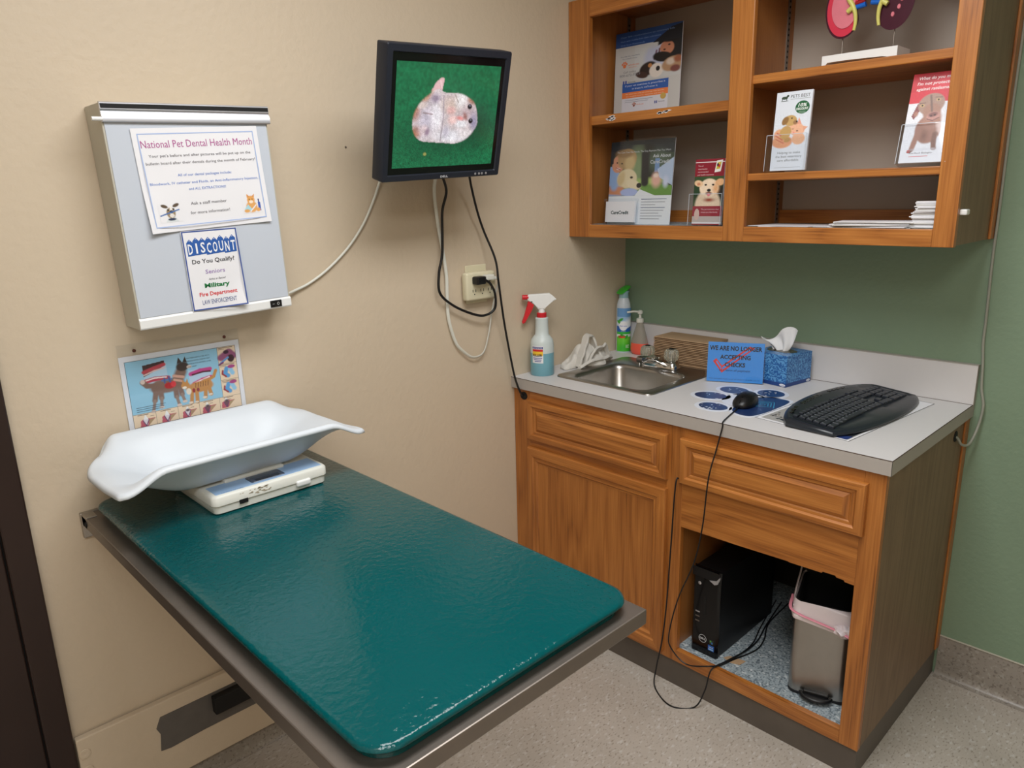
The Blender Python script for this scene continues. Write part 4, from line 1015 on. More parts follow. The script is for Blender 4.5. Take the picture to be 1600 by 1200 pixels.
# tissue box
tb = thing('tissue_box', 'blue patterned tissue box behind the blue sign', 'tissue box', (.7945, -.1845, Z), (0, 0, radians(-8.5)))
mt, nt, b = newmat('blue_tissue_pattern'); tc = nt.nodes.new('ShaderNodeTexCoord'); vo = nt.nodes.new('ShaderNodeTexWave'); vo.wave_type = 'RINGS'; vo.inputs['Scale'].default_value = 22; vo.inputs['Distortion'].default_value = 14; vo.inputs['Detail'].default_value = 3; vo.inputs['Detail Scale'].default_value = 3
nt.links.new(tc.outputs['Object'], vo.inputs['Vector']); cr = nt.nodes.new('ShaderNodeValToRGB'); cr.color_ramp.elements[0].color = (*lin((26, 90, 160)), 1); cr.color_ramp.elements[1].color = (*lin((96, 160, 214)), 1); cr.color_ramp.elements[0].position = .3; cr.color_ramp.elements[1].position = .95
nt.links.new(vo.outputs['Fac'], cr.inputs[0]); nt.links.new(cr.outputs[0], b.inputs['Base Color']); b.inputs['Roughness'].default_value = .35; M['tbox'] = mt
TW, TD, TH = .136, .137, .104
bm = B(); box(bm, -TW, 0, 0, TD, 0, TH, .001)
part('carton', bm, M['tbox'], tb)
bm = B(); box(bm, -TW - .0003, .0004, -.0004, TD + .0003, .001, .013); part('band', bm, mat('navy_band', (26, 62, 128), .35), tb, label='dark blue band along the bottom')
bm = loft(B(), [[(x, y, TH + .0004) for x, y in rrect(-TW / 2, TD / 2, .052, .030, .03)], [(x, y, TH + .0008) for x, y in rrect(-TW / 2, TD / 2, .051, .029, .03)]])
part('opening', bm, mat('dark_olive_film', (58, 56, 44), .25), tb, label='dark dispensing slot')
p = Print(); p.ell(-.012, .0065, .011, .0042, (230, 234, 244), 1); p.text('Kleenex', -.012, .0045, .0035, (30, 70, 150), 2, width=.016, align='c', shear=.2)
p2 = Print(); p2.ell(TD - .014, .0065, .011, .0042, (230, 234, 244), 1); p2.text('Kleenex', TD - .014, .0045, .0035, (30, 70, 150), 2, width=.016, align='c', shear=.2)
p.build('lettering', tb, basis((0, -.0006, 0), (1, 0, 0), (0, 0, 1))); p2.build('lettering', tb, basis((.0006, 0, 0), (0, 1, 0), (0, 0, 1)))
bm = B(); rows = []
for j in range(13):
    q = j / 12; row = []
    for i in range(21):
        s_ = i / 20 - .5; wd = .040 + .085 * q
        x = -TW / 2 - .005 + s_ * wd * 1.1 - .012 * q; y = TD / 2 + .010 * sin(s_ * 14 + q * 3) * (1 - q * .2) + .012 * q * sin(s_ * 5)
        z = TH - .004 + q * (.060 + .030 * s_ * 2 * q + .012 * sin(s_ * 9) * q); row.append(bm.verts.new((x, y, z)))
    rows.append(row)
for a, b_ in zip(rows[:-1], rows[1:]):
    for i in range(20): bm.faces.new((a[i], a[i + 1], b_[i + 1], b_[i]))
o = part('tissue', bm, M['tissue'], tb, 180); o.modifiers.new('s', 'SOLIDIFY').thickness = .0008

# paw print decal
pw = thing('paw_decal', 'navy paw print decal with white border beside the keyboard', 'decal', (0, 0, .9146))
navy = (30, 52, 98); wh = (224, 229, 240)
toes = [(.664, -.424, .050, .040, 10), (.735, -.527, .046, .036, -10), (.688, -.320, .048, .040, -10), (.795, -.283, .044, .040, -30)]
mw = mat('glossy_white_decal', wh, .3); mn_ = mat('glossy_navy_decal', navy, .3)
def ellp(cx, cy, rx, ry, rot, n_=32):
    r = radians(rot); return [(cx + rx * cos(2 * pi * i / n_) * cos(r) - ry * sin(2 * pi * i / n_) * sin(r), cy + rx * cos(2 * pi * i / n_) * sin(r) + ry * sin(2 * pi * i / n_) * cos(r)) for i in range(n_)]
padp = [(.800, -.345), (.79, -.38), (.775, -.425), (.782, -.48), (.80, -.53), (.835, -.552), (.868, -.545), (.882, -.49), (.886, -.43), (.886, -.36), (.875, -.328), (.835, -.325)]
def smoothpoly(pts): return [(v.x, v.y) for v in catmull([(x, y, 0) for x, y in pts + pts[:2]], 6)][6:-1]
padp = smoothpoly(padp)
bm = B()
for t_ in toes: prism(bm, ellp(t_[0], t_[1], t_[2] + .013, t_[3] + .013, t_[4]), 'z', 0, .0008)
cxp = sum(a for a, b_ in padp) / len(padp); cyp = sum(b_ for a, b_ in padp) / len(padp)
prism(bm, [(cxp + (a - cxp) * 1.16, cyp + (b_ - cyp) * 1.10) for a, b_ in padp], 'z', 0, .0008)
prism(bm, ellp(.765, -.40, .06, .08, 0), 'z', 0, .0008)
part('white_backing', bm, mw, pw, label='white border of the decal')
for t_ in toes:
    part('toe_pad', prism(B(), ellp(*t_), 'z', .0008, .0011), mn_, pw)
part('heel_pad', prism(B(), padp, 'z', .0008, .0011), mn_, pw)
p = Print(); teal_ = (60, 150, 190)
u_ = Vector((.8274 - .8017, -.3566 + .379, 0)); v_ = Vector((.8422 - .8017, -.4647 + .379, 0))
for k in range(4):
    q = .034 - k * .0085; t_ = .0028
    for seg in ((-q, -q, q, -q + t_), (-q, q - t_, q, q), (-q, -q, -q + t_, q)) + (((q - t_, -q, q, q),) if k % 2 else ()):
        p.rect(*seg, teal_, 1)
p.build('maze_print', pw, Matrix.Translation((.835, -.415, .0012)) @ Matrix.Rotation(radians(-66), 4, 'Z'))
p = Print(); rr = np.random.RandomState(2)
for k in range(34):
    t_ = toes[rr.randint(4)]; a = rr.uniform(0, 6.28); q = rr.uniform(.2, .95)
    p.ell(t_[0] + t_[2] * q * cos(a), t_[1] + t_[3] * q * sin(a), rr.uniform(.001, .006), rr.uniform(.001, .003), wh, 1, rr.uniform(0, 180), 9)
p.build('worn_spots', pw, Matrix.Translation((0, 0, .0012)))

# printed mat below the keyboard
ps = thing('desk_sheet', 'white printed sheet with thin black border lying below the keyboard', 'sheet', (0, 0, .9149))
q4 = [(.880, -.5475), (1.157, -.584), (1.205, -.08), (.925, -.045)]
part('sheet', prism(B(), q4, 'z', 0, .0004), M['paper'], ps)
cx_, cy_ = 1.04, -.315
bm = B()
for k in range(4):
    a = Vector((*q4[k], 0)); b_ = Vector((*q4[(k + 1) % 4], 0)); n_ = Vector((cx_, cy_, 0)) - a; d_ = (b_ - a).normalized(); n_ = (n_ - d_ * n_.dot(d_)).normalized()
    a1, b1, a2, b2 = a, b_, a + n_ * .0016, b_ + n_ * .0016
    prism(bm, [(v.x, v.y) for v in (a1, b1, b2, a2)], 'z', .0004, .0006)
part('border_line', bm, M['black'], ps, label='thin black border line')
p = Print(); p.rawpoly([(.893, -.535), (1.150, -.572), (1.17, -.36), (.91, -.33)], (168, 166, 162), 1); p.rawpoly([(.93, -.515), (.99, -.548), (1.147, -.568), (1.16, -.45), (1.0, -.45)], (40, 44, 52), 2)
rr = np.random.RandomState(8)
for k in range(26): p.ell(rr.uniform(.905, 1.0), rr.uniform(-.53, -.46), rr.uniform(.003, .010), rr.uniform(.002, .004), [(210, 206, 196), (60, 60, 60), (130, 126, 120)][k % 3], 3, rr.uniform(0, 180), 8)
p.rawpoly([(1.05, -.562), (1.148, -.574), (1.152, -.545), (1.06, -.54)], (40, 60, 120), 3)
p.build('printed_picture', ps, Matrix.Translation((0, 0, .0005)))

# ================================================================== KEYBOARD
kbd = thing('keyboard', 'black curved ergonomic keyboard on the right end of the worktop', 'keyboard', (1.052, -.315, .9156), (0, 0, radians(86.5))); kbd.scale = (1.09, 1.07, 1.05)
def kz(y): return .0135 + .014 * min(1, max(0, (y + .065) / .165))
HL = .242
def kedge(side, x):
    t = x / HL
    if side > 0: return .108 - .040 * t * t - .020 * t ** 8 + .006 * (1 - t * t)
    return -.112 - .010 * (1 - t * t) + .022 * t * t + .016 * t ** 8
NX = 48; bm = B(); rings = []
xs = [HL * (1 - 1e-3) * sin(pi / 2 * (-1 + 2 * i / NX)) for i in range(NX + 1)]
outl = [(x, kedge(-1, x)) for x in xs] + [(x, kedge(1, x)) for x in reversed(xs)]
n_o = len(outl)
def ringat(s_, dz):
    return [(x * (1 - s_ / HL), y - (y + .0) * s_ / .11, dz(y)) for x, y in outl]
loft(bm, [ringat(.006, lambda y: 0.0), ringat(.001, lambda y: .003), ringat(0, lambda y: kz(y) * .45), ringat(.002, lambda y: kz(y) * .8), ringat(.006, lambda y: kz(y) * .97), ringat(.012, lambda y: kz(y) + .0012)], True, False)
# top grid strip fan
top = ringat(.012, lambda y: kz(y) + .0012)
bm.verts.ensure_lookup_table(); tv = list(bm.verts)[-n_o:]
NSEG = 10
cols = []
for i in range(NX + 1):
    lo, hi = tv[i], tv[n_o - 1 - i]; col = [lo]
    for k in range(1, NSEG):
        t = k / NSEG; y = lo.co.y + (hi.co.y - lo.co.y) * t; x = lo.co.x + (hi.co.x - lo.co.x) * t
        dip = .0035 * (1 if -.066 < y < .060 and abs(x) < .222 else 0)
        col.append(bm.verts.new((x, y, kz(y) + .0022 - dip)))
    col.append(hi); cols.append(col)
for a, b_ in zip(cols[:-1], cols[1:]):
    for k in range(NSEG):
        vs = [a[k], b_[k], b_[k + 1], a[k + 1]]
        u2 = []
        for v in vs:
            if v not in u2: u2.append(v)
        if len(u2) > 2:
            try: bm.faces.new(u2)
            except ValueError: pass
bmesh.ops.remove_doubles(bm, verts=bm.verts, dist=.00005)
part('keyboard_body', bm, M['kb'], kbd, smooth=50)
key_mesh = {}
def keymesh(wk, hk=1.0):
    k = (wk, hk)
    if k not in key_mesh:
        a = (wk * .0187 - .0022) / 2; c = (hk * .0187 - .0022) / 2
        bm = B(); loft(bm, [[(-a, -c, 0), (a, -c, 0), (a, c, 0), (-a, c, 0)], [(-a + .0006, -c + .0006, .0045), (a - .0006, -c + .0006, .0045), (a - .0006, c - .0006, .0045), (-a + .0006, c - .0006, .0045)], [(-a + .0022, -c + .0016, .0064), (a - .0022, -c + .0016, .0064), (a - .0022, c - .0022, .0064), (-a + .0022, c - .0022, .0064)]])
        key_mesh[k] = mesh_from_bm(bm, 'key', M['key'])
    return key_mesh[k]
def addkey(xu, row, wk, hk=1.0, dy=0):
    x = -.215 + (xu + wk / 2) * .0187; y = -.053 + row * .0187 + (hk - 1) * .00935 + .006 * (1 - (x / .2) ** 2) + dy
    o = part('key', keymesh(wk, hk), None, kbd); o.location = (x, y, kz(y) - .0008); o.rotation_euler = (radians(5.3), 0, -x * .12)
rows_k = [
    [(0, 1.5), (1.5, 1.25), (2.75, 1.25), (4, 6), (10, 1.25), (11.25, 1.25), (12.5, 1.25), (13.75, 1.25)],
    [(0, 2.25)] + [(2.25 + i, 1) for i in range(10)] + [(12.25, 2.75)],
    [(0, 1.75)] + [(1.75 + i, 1) for i in range(11)] + [(12.75, 2.25)],
    [(0, 1.5)] + [(1.5 + i, 1) for i in range(12)] + [(13.5, 1.5)],
    [(i, 1) for i in range(13)] + [(13, 2)],
]
for r_, ks in enumerate(rows_k):
    for x, wk in ks: addkey(x, r_, wk)
for x in [0] + [1.6 + i * 1.02 for i in range(4)] + [6.0 + i * 1.02 for i in range(4)] + [10.6 + i * 1.02 for i in range(4)]: addkey(x, 5, 1, .75, .002)
for r_ in (3, 4):
    for x in (15.3, 16.3, 17.3): addkey(x, r_, 1)
for x in (15.3, 16.3, 17.3): addkey(x, 0, 1); addkey(x, 5, 1, .75, .002)
addkey(16.3, 1, 1)
for r_ in range(1, 5):
    for x in (18.6, 19.6, 20.6): addkey(x, r_, 1)
addkey(18.6, 0, 2); addkey(20.6, 0, 1); addkey(21.6, 0, 1, 2); addkey(21.6, 2, 1, 2); addkey(21.6, 4, 1)
p = Print(); rr = np.random.RandomState(4)
for r_ in range(5):
    for i in range(15):
        x = -.215 + (i + .4) * .0187; y = -.053 + r_ * .0187 + .006 * (1 - (x / .2) ** 2)
        p.v += [(x - .0035, y + .001, kz(y) + .0064), (x - .0015, y + .001, kz(y) + .0064), (x - .0005, y + .0055, kz(y + .0045) + .0065), (x - .0025, y + .0055, kz(y + .0045) + .0065)]
        b0 = len(p.v) - 4; p.f.append((b0, b0 + 1, b0 + 2, b0 + 3)); p.c += [lin((150, 156, 166))] * 4
p.build('legend_glints', kbd, Matrix.Identity(4))['kind'] = 'stuff'  # pale slashes: key legends together with painted-in reflections of the key sides
# media buttons along the back edge
for i, x in enumerate([-.19, -.168, -.146, -.10, -.08, -.06, -.04, -.02, .0, .06, .08, .10, .12]):
    big = 1.6 if 3 <= i <= 8 else 1.0
    y = kedge(1, x) - .022 - (.004 if big > 1 else 0)
    bm = loft(B(), [[(a, b_, .0) for a, b_ in rrect(0, 0, .008, .0042 * big, .004)], [(a, b_, .0022) for a, b_ in rrect(0, 0, .0074, .0036 * big, .0035)]])
    o = part('media_button', bm, M['blackg'], kbd, 40); o.location = (x, y, kz(y) + .0012)
p = Print(); p.text('Microsoft', 0, 0, .0045, (170, 176, 184), 1, width=.030); p.build('lettering', kbd, Matrix.Translation((.165, .062, kz(.062) + .0030)))

# ================================================================== MOUSE
ms = thing('mouse', 'black corded mouse resting on the navy paw print', 'mouse', (.798, -.450, .9160), (0, 0, radians(10)))
bm = B(); loops = []
for h, s_ in ((0, .94), (.003, .985), (.008, 1.0), (.014, .98), (.021, .90), (.028, .76), (.033, .55), (.036, .28)):
    loops.append([((.033 * s_) * math.copysign(abs(cos(a)) ** .85, cos(a)), .058 * s_ * math.copysign(abs(sin(a)) ** .9, sin(a)) + (.006 if h > .02 else 0), h) for a in [2 * pi * i / 36 for i in range(36)]])
loft(bm, loops); part('mouse_body', bm, M['black'], ms, 60)
part('scroll_wheel', xform(lathe(B(), [(.009, -.0035), (.010, -.002), (.010, .002), (.009, .0035)], n=20), Matrix.Translation((0, -.028, .0215)) @ Matrix.Rotation(pi / 2, 4, 'Y')), M['blackg'], ms, 40)
bm = B(); tube(bm, [(0, -.056, .0305 - .012), (0, -.03, .0288), (0, .0, .0366)], .0006, 6); part('button_seam', bm, M['blackg'], ms, True)
t = thing('mouse_cable', 'thin black mouse cord draping over the worktop edge into the cabinet bay', 'cord')
bm = B()
tube(bm, [(.806, -.505, .924), (.812, -.535, .919), (.826, -.60, .917), (.842, -.655, .9175), (.846, -.663, .905), (.836, -.672, .84), (.826, -.69, .755), (.808, -.68, .60), (.778, -.668, .47), (.73, -.672, .33), (.705, -.676, .20), (.713, -.672, .15), (.765, -.668, .118), (.830, -.655, .135), (.856, -.61, .133), (.868, -.52, .130), (.867, -.44, .130), (.84, -.335, .130), (.80, -.15, .130)], .0021, 8, 10)
part('cord', bm, M['black'], t, True)
t = thing('trailing_cable', 'black cable trailing from the drawer gap down onto the floor', 'cord')
bm = B()
tube(bm, [(.7065, -.645, .705), (.7055, -.668, .70), (.698, -.672, .48), (.690, -.672, .30), (.678, -.672, .165), (.662, -.676, .06), (.675, -.70, .006), (.757, -.738, .0035), (.815, -.695, .0035), (.836, -.672, .06), (.846, -.657, .131), (.860, -.60, .138), (.874, -.50, .134), (.872, -.42, .130), (.85, -.32, .130), (.82, -.15, .130)], .0023, 8, 10)
part('cord', bm, M['black'], t, True)
t = thing('computer_cable', 'black cable lying on the speckled cabinet floor beside the computer tower', 'cord')
bm = B()
tube(bm, [(.848, -.63, .1295), (.868, -.56, .1295), (.892, -.47, .1295), (.884, -.40, .1295), (.85, -.30, .1295), (.84, -.14, .1295)], .0023, 8, 10)
part('cord', bm, M['black'], t, True)

# ================================================================== COMPUTER TOWER
ct = thing('computer_tower', 'slim black computer tower standing in the open cabinet bay', 'computer', (.781, -.590, .127))
bm = loft(B(), [[(x, y, z) for x, y in rrect(0, .18, .045, .178, .006)] for z in (.003, .288)]); part('case', bm, M['black'], ct, 40)
bm = B(); fp = [(-.047, 0), (-.047, -.004), (-.040, -.011), (.040, -.011), (.047, -.004), (.047, 0)]
loft(bm, [[(x, y + .004, z) for x, y in fp] for z in (0, .255)] + [[(x, y + .004 + .004, .292) for x, y in fp]]); part('front_panel', bm, M['blackg'], ct, 30)
bm = B(); prism(bm, [(-.047, .262), (.030, .262), (.047, .275), (.047, .292), (-.047, .292)], 'y', -.009, -.0067); part('top_bezel', bm, M['black'], ct)
bm = B(); prism(bm, [(.012, .262), (.036, .268), (.0475, .284), (.0475, .276), (.04, .258), (.03, .253)], 'y', -.011, -.0065); part('chrome_chip', bm, M['alu'], ct, label='silver accent at the top corner')
bm = lathe(B(), [(.005, 0), (.0055, .001), (.004, .002), (0, .002)], n=18, cap0=False, cap1=False); part('power_button', xform(bm, Matrix.Translation((-.022, -.0072, .240)) @ Matrix.Rotation(pi / 2, 4, 'X')), M['alu'], ct, True)
for z in (.138, .122, .106): part('port', bx(-.033, -.018, -.0078, -.0068, z, z + .0045, .0004), M['alu'] if z > .13 else M['steeld'], ct)
bm = B(); box(bm, -.005, .002, -.0076, -.0068, .14, .20); part('drive_slot', bm, M['blackm'], ct)
p = Print()
for k in range(24):
    a0, a1 = 2 * pi * k / 24, 2 * pi * (k + 1) / 24
    p.rawpoly([(-.004 + .0135 * cos(a0), .053 + .0135 * sin(a0)), (-.004 + .0135 * cos(a1), .053 + .0135 * sin(a1)), (-.004 + .012 * cos(a1), .053 + .012 * sin(a1)), (-.004 + .012 * cos(a0), .053 + .012 * sin(a0))], (205, 208, 212), 1)
p.text('DELL', -.004, .050, .0062, (215, 218, 222), 1, width=.019, align='c', bold=.03)
p.rect(.020, .045, .034, .060, (40, 46, 40), 1); p.rect(.022, .052, .027, .058, (90, 170, 80), 2); p.rect(.027, .047, .032, .053, (60, 120, 190), 2)
p.rect(.016, .022, .037, .041, (30, 96, 180), 1); p.text('intel', .0265, .032, .005, (235, 238, 244), 2, width=.014, align='c'); p.rect(.018, .0245, .035, .029, (150, 190, 230), 2)
p.build('stickers', ct, basis((0, -.0072, 0), (1, 0, 0), (0, 0, 1)))
bm = B(); prism(bm, [(-.01, .0), (.02, -.008), (.045, .002), (.05, .03), (.02, .025), (.0, .02)], 'z', 0, .0015)
lf = part('paper_scrap', bm, M['kraft']); lf.location = (.848, -.572, .1272); tag(lf, 'torn brown paper scrap on the cabinet floor beside the tower', 'scrap')

# ================================================================== WASTE BIN
bn = thing('waste_bin', 'slim stainless steel pedal bin with bag in the open cabinet bay', 'waste bin', (1.1255, -.5625, .1275), (0, 0, radians(17)))
BWd, BDp, BHh = .078, .10, .275
bm = loft(B(), [RL(0, BDp, BWd, BDp, .022, .008), RL(0, BDp, BWd, BDp, .022, BHh)], False, False)
part('steel_shell', bm, M['steel'], bn, smooth=40)
bm = loft(B(), [RL(0, BDp, BWd - .002, BDp - .002, .022, 0), RL(0, BDp, BWd + .001, BDp + .001, .023, .003), RL(0, BDp, BWd + .001, BDp + .001, .023, .010), RL(0, BDp, BWd - .002, BDp - .002, .022, .012)])
part('plastic_base', bm, M['black'], bn, 40)
bm = loft(B(), [RL(0, BDp, BWd - .001, BDp - .001, .022, BHh), RL(0, BDp, BWd + .001, BDp + .001, .023, BHh + .004), RL(0, BDp, BWd - .005, BDp - .005, .02, BHh + .018), RL(0, BDp, BWd - .009, BDp - .009, .018, BHh + .018), RL(0, BDp, BWd - .009, BDp - .009, .018, .03)], False, True)
part('inner_bucket', bm, M['blackm'], bn, 40)
bm = B(); box(bm, -.034, .034, -.012, .004, .012, .026, .003); part('pedal_mount', bm, M['black'], bn)
bm = B(); pts = [(.040 * cos(a), -.008 - .026 * sin(a), .016) for a in [pi * i / 12 for i in range(13)]]
tube(bm, pts, .0055, 10, 3, 1.0); prism(bm, [(x * .95, y * .95) for x, y, z in pts], 'z', .010, .017); part('pedal', bm, M['black'], bn, 40)
lid = B(); loft(lid, [RL(0, 0, BWd, BDp, .024, 0), RL(0, 0, BWd, BDp, .024, .010), RL(0, 0, BWd - .01, BDp - .01, .02, .018)])
xform(lid, Matrix.Translation((0, 2 * BDp - .012, BHh + .016)) @ Matrix.Rotation(radians(-78), 4, 'X') @ Matrix.Translation((0, BDp, 0)) @ Matrix.Rotation(0, 4, 'X'))
bm = B(); 
# lid stands up and leans back
def lidloop(h, s_): return [(x * s_, 2 * BDp - .022 + h + (z_ - 0) * .0, BHh + .020 + z_) for x, z_ in rrect(0, .088, BWd - (1 - s_) * .01, .086, .024)]
lid.free()
loft(bm, [lidloop(0, 1), lidloop(.010, 1), lidloop(.016, .95)])
part('lid', bm, M['blackm'], bn, 40, label='black lid standing open')
# bag cuff
rr = np.random.RandomState(12); bm = B(); loops = []
NB = 96; per = rrect(0, BDp, BWd, BDp, .022, 23)
per = per[:NB]
def bagloop(off, z, wob, seed):
    r_ = []
    for i, (x, y) in enumerate(per):
        nx, ny = x, y - BDp; L_ = math.hypot(nx / BWd, ny / BDp); w_ = wob * noise.noise(Vector((x * 30, y * 30, seed * 3.1 + z * 8)))
        sc_ = 1 + (off + max(w_, -off * .6)) / .085
        zz = z + (.012 * noise.noise(Vector((x * 22, y * 22, seed + 7))) if wob > 0 else 0)
        # sag towards the front right
        zz -= .030 * max(0, min(1, (x + .03) / .10)) * max(0, min(1, (.08 - y) / .08)) * (1 if seed in (4, 5) else 0)
        r_.append((x * sc_, BDp + (y - BDp) * sc_, zz))
    return r_
loft(bm, [bagloop(-.006, BHh - .06, 0, 1), bagloop(-.006, BHh + .018, 0, 2), bagloop(.001, BHh + .023, .001, 3), bagloop(.006, BHh + .012, .008, 3), bagloop(.008, BHh - .006, .012, 3), bagloop(.006, BHh - .018, .012, 4), bagloop(.008, BHh - .030, .013, 5)], False, False)
bg = part('bin_bag', bm, M['bag'], bn, 70, label='white translucent bag folded over the rim')
bm = B(); tube(bm, [(-BWd - .010, .06, BHh + .004), (-BWd - .008, .006, BHh - .008), (-BWd + .02, -.012, BHh - .014), (-.02, -.014, BHh - .022), (.02, -.016, BHh - .030), (BWd - .01, -.016, BHh - .042)], .0042, 8, 8, .4); part('draw_tape', bm, M['pink'], bg, True)
bm = B()
bmesh.ops.create_icosphere(bm, subdivisions=4, radius=.022)
for v in bm.verts:
    v.co += v.co.normalized() * .010 * noise.noise(v.co * 90); v.co.z *= .7; v.co.x *= 1.2
xform(bm, Matrix.Translation((BWd - .018, -.018, BHh - .030))); part('bag_knot', bm, M['bag'], bg, True)
bm = B(); tube(bm, [(BWd - .03, -.03, BHh - .03), (BWd - .005, -.04, BHh - .035), (BWd + .004, -.028, BHh - .055)], .005, 8, 6, .5); part('tape_end', bm, M['pink'], bg, True)
part('bag_strip', ribbon([(-BWd - .002, .015, BHh - .005), (-BWd - .004, .06, BHh + .02), (-BWd + .000, .13, BHh + .06), (-BWd + .003, .172, BHh + .12), (-BWd + .006, .176, BHh + .16)], (.002, -.010, .004), .0015), M['bag'], bg, 60)

# ================================================================== THINGS IN THE WALL CABINET
def standing(ox, oy, oz, ang, lean):
    """matrix for an upright sheet: local x right, y up, z towards the room"""
    return Matrix.Translation((ox, oy, oz)) @ Matrix.Rotation(radians(ang), 4, 'Z') @ basis((0, 0, 0), (1, 0, 0), (0, sin(radians(lean)), cos(radians(lean))))
def board(name, label, cat, mtx, w_, h_, mt=None, t=.003):
    o = thing(name, label, cat); o.matrix_world = mtx
    bm = B(); box(bm, 0, w_, 0, h_, -t, 0, .0004, 1); part('sheet', bm, mt or M['paper'], o); return o
# top left poster
o = board('insurance_poster', 'upper left shelf poster with dogs and a blue header', 'poster', standing(.064, -.168, 1.8025, 0, 2.5), .278, .287)
PWx, PHx = .278, .287
p = Print(); p.rect(0, 0, PWx, PHx, (196, 196, 194), 1)
cv = Canvas(110, 96, (198, 200, 200), 1.15)
cv.ell(1.0, .2, .42, .46, (24, 24, 28), soft=.05).poly([(.15, 1), (.45, .3), (.8, .15), (.8, .7)], (190, 196, 216)).ell(.45, .5, .2, .25, (180, 186, 208), soft=.3).line([(.55, .35), (.5, .55)], .02, (120, 90, 110)).line([(.62, .32), (.6, .55)], .02, (110, 70, 80))
cv.ell(.80, .32, .17, .16, (186, 124, 96), 20, .08).ell(.85, .26, .03, .02, (40, 24, 22)).ell(.74, .36, .03, .02, (60, 36, 30)).ell(.76, .44, .05, .02, (220, 190, 180)).ell(.88, .06, .3, .14, (22, 20, 24), soft=.1)
cv.ell(.70, .52, .24, .12, (30, 26, 26), 10, .1).ell(.35, .75, .22, .16, (52, 42, 38), -20, .1).ell(.2, .88, .16, .08, (70, 50, 44), 15).ell(.56, .82, .17, .17, (222, 214, 206), 10, .08).ell(.60, .78, .05, .06, (34, 32, 34), soft=.1).ell(.40, .68, .05, .05, (186, 130, 80))
cv.ell(.95, .72, .26, .17, (176, 140, 108), -12, .1).ell(1.02, .84, .12, .08, (120, 70, 64), soft=.2).ell(.9, .66, .1, .08, (206, 190, 176), soft=.3).ell(1.08, .62, .1, .08, (150, 90, 64), soft=.3)
p.pic(.085, .122, PWx, PHx - .030, cv, 2)
p.rawpoly([(0, PHx - .048), (PWx, PHx - .048), (PWx, PHx), (0, PHx)], (34, 70, 130), 3)
p.rawpoly([(.16, PHx - .05), (PWx, PHx - .05), (PWx, PHx - .004), (.235, PHx - .010)], (22, 26, 36), 4)
for i, (t_, w_) in enumerate((('Over 90% reimbursement on veterinary bills', .225), ('Now with mobile-first claim submission', .17), ('Only from Nationwide', .105))): p.text(t_, .022, PHx - .018 - i * .013, .0052, (120, 150, 200), 5, width=w_)
nvy = (66, 80, 120); og = (222, 120, 70)
p.text('Use any vet, anywhere', .024, .206, .004, nvy, 3, width=.082).text('Get coverage for your pet', .032, .198, .004, nvy, 3, width=.064)
def pawlogo(x, y, s_, c_):
    p.ell(x, y, .0045 * s_, .0042 * s_, c_, 3, n=12)
    for dx, dy in ((-.006, .004), (-.002, .007), (.0025, .007), (.006, .004)): p.ell(x + dx * s_, y + dy * s_, .002 * s_, .0026 * s_, c_, 3, n=10)
pawlogo(.042, .176, 1.6, og); p.text('whole pet', .058, .175, .006, og, 3, width=.048).text('with wellness', .060, .168, .0035, og, 3, width=.035)
p.text('Call today', .038, .152, .0065, (120, 120, 124), 3, width=.055).text('800-672-9259', .022, .140, .0085, (120, 124, 134), 3, width=.09)
p.rect(.038, .113, .044, .126, (34, 60, 150), 3); p.rect(.048, .113, .054, .126, (34, 60, 150), 3); p.text('Nationwide', .060, .1175, .0055, (60, 64, 70), 3, width=.033)
p.rect(.036, .016, .232, .116, (214, 216, 226), 3); p.rect(.036, .086, .232, .116, (52, 94, 170), 4); p.rect(.036, .066, .232, .086, (232, 130, 72), 4)
p.text('If your vet examines it, prescribes it', .134, .105, .0062, (220, 226, 240), 5, width=.17, align='c').text("or treats it, we'll cover it.", .134, .094, .0062, (220, 226, 240), 5, width=.11, align='c')
p.text('Ask about the only pet coverage with benefits', .134, .078, .004, (245, 220, 200), 5, width=.165, align='c').text('for routine exams, vaccines and more', .134, .070, .004, (245, 220, 200), 5, width=.16, align='c')
for k, w_ in enumerate((.12, .10)): p.rect(.05, .058 - k * .006, .05 + w_, .0592 - k * .006, (120, 130, 150), 5)
pawlogo(.090, .040, 1.1, og); p.text('whole pet', .10, .040, .0045, og, 4, width=.032); p.rect(.178, .038, .182, .047, (34, 60, 150), 4); p.rect(.185, .038, .189, .047, (34, 60, 150), 4); p.text('Nationwide', .194, .041, .004, (60, 64, 90), 4, width=.026)
p.ell(.213, .060, .012, .010, (200, 168, 90), 5)
p.build('printing', o, IDM)

# lower-left poster in acrylic holder with card pocket
HW2, HH2 = .268, .284
o = board('credit_poster', 'lower left shelf poster with blonde woman hugging pale dog', 'poster', standing(.118, -.268, 1.4328, 0, 5), HW2, HH2, t=.002)
cv = Canvas(130, 104, (64, 76, 60), 1.25)
cv.rect(0, 0, 1.25, .2, (46, 52, 56)).ell(.75, .45, .2, .45, (38, 40, 38), soft=.15).ell(.55, .5, .15, .4, (130, 150, 110), soft=.5).ell(.95, .35, .2, .2, (84, 100, 84), soft=.5).poly([(.0, .78), (.55, .7), (1.25, .82), (1.25, 1), (0, 1)], (108, 150, 74)).ell(.8, .72, .3, .06, (170, 196, 110), soft=.5)
cv.line([(.70, .2), (.72, .75)], .07, (44, 44, 46)).rect(.9, .30, .98, .56, (120, 150, 190)).ell(.94, .70, .09, .14, (224, 176, 160), soft=.4).ell(.93, .62, .05, .04, (236, 214, 200), soft=.4).poly([(1.25, .28), (1.25, .82), (1.0, .66), (.95, .5)], (190, 206, 232), .85).ell(1.12, .74, .05, .1, (200, 206, 226), soft=.5)
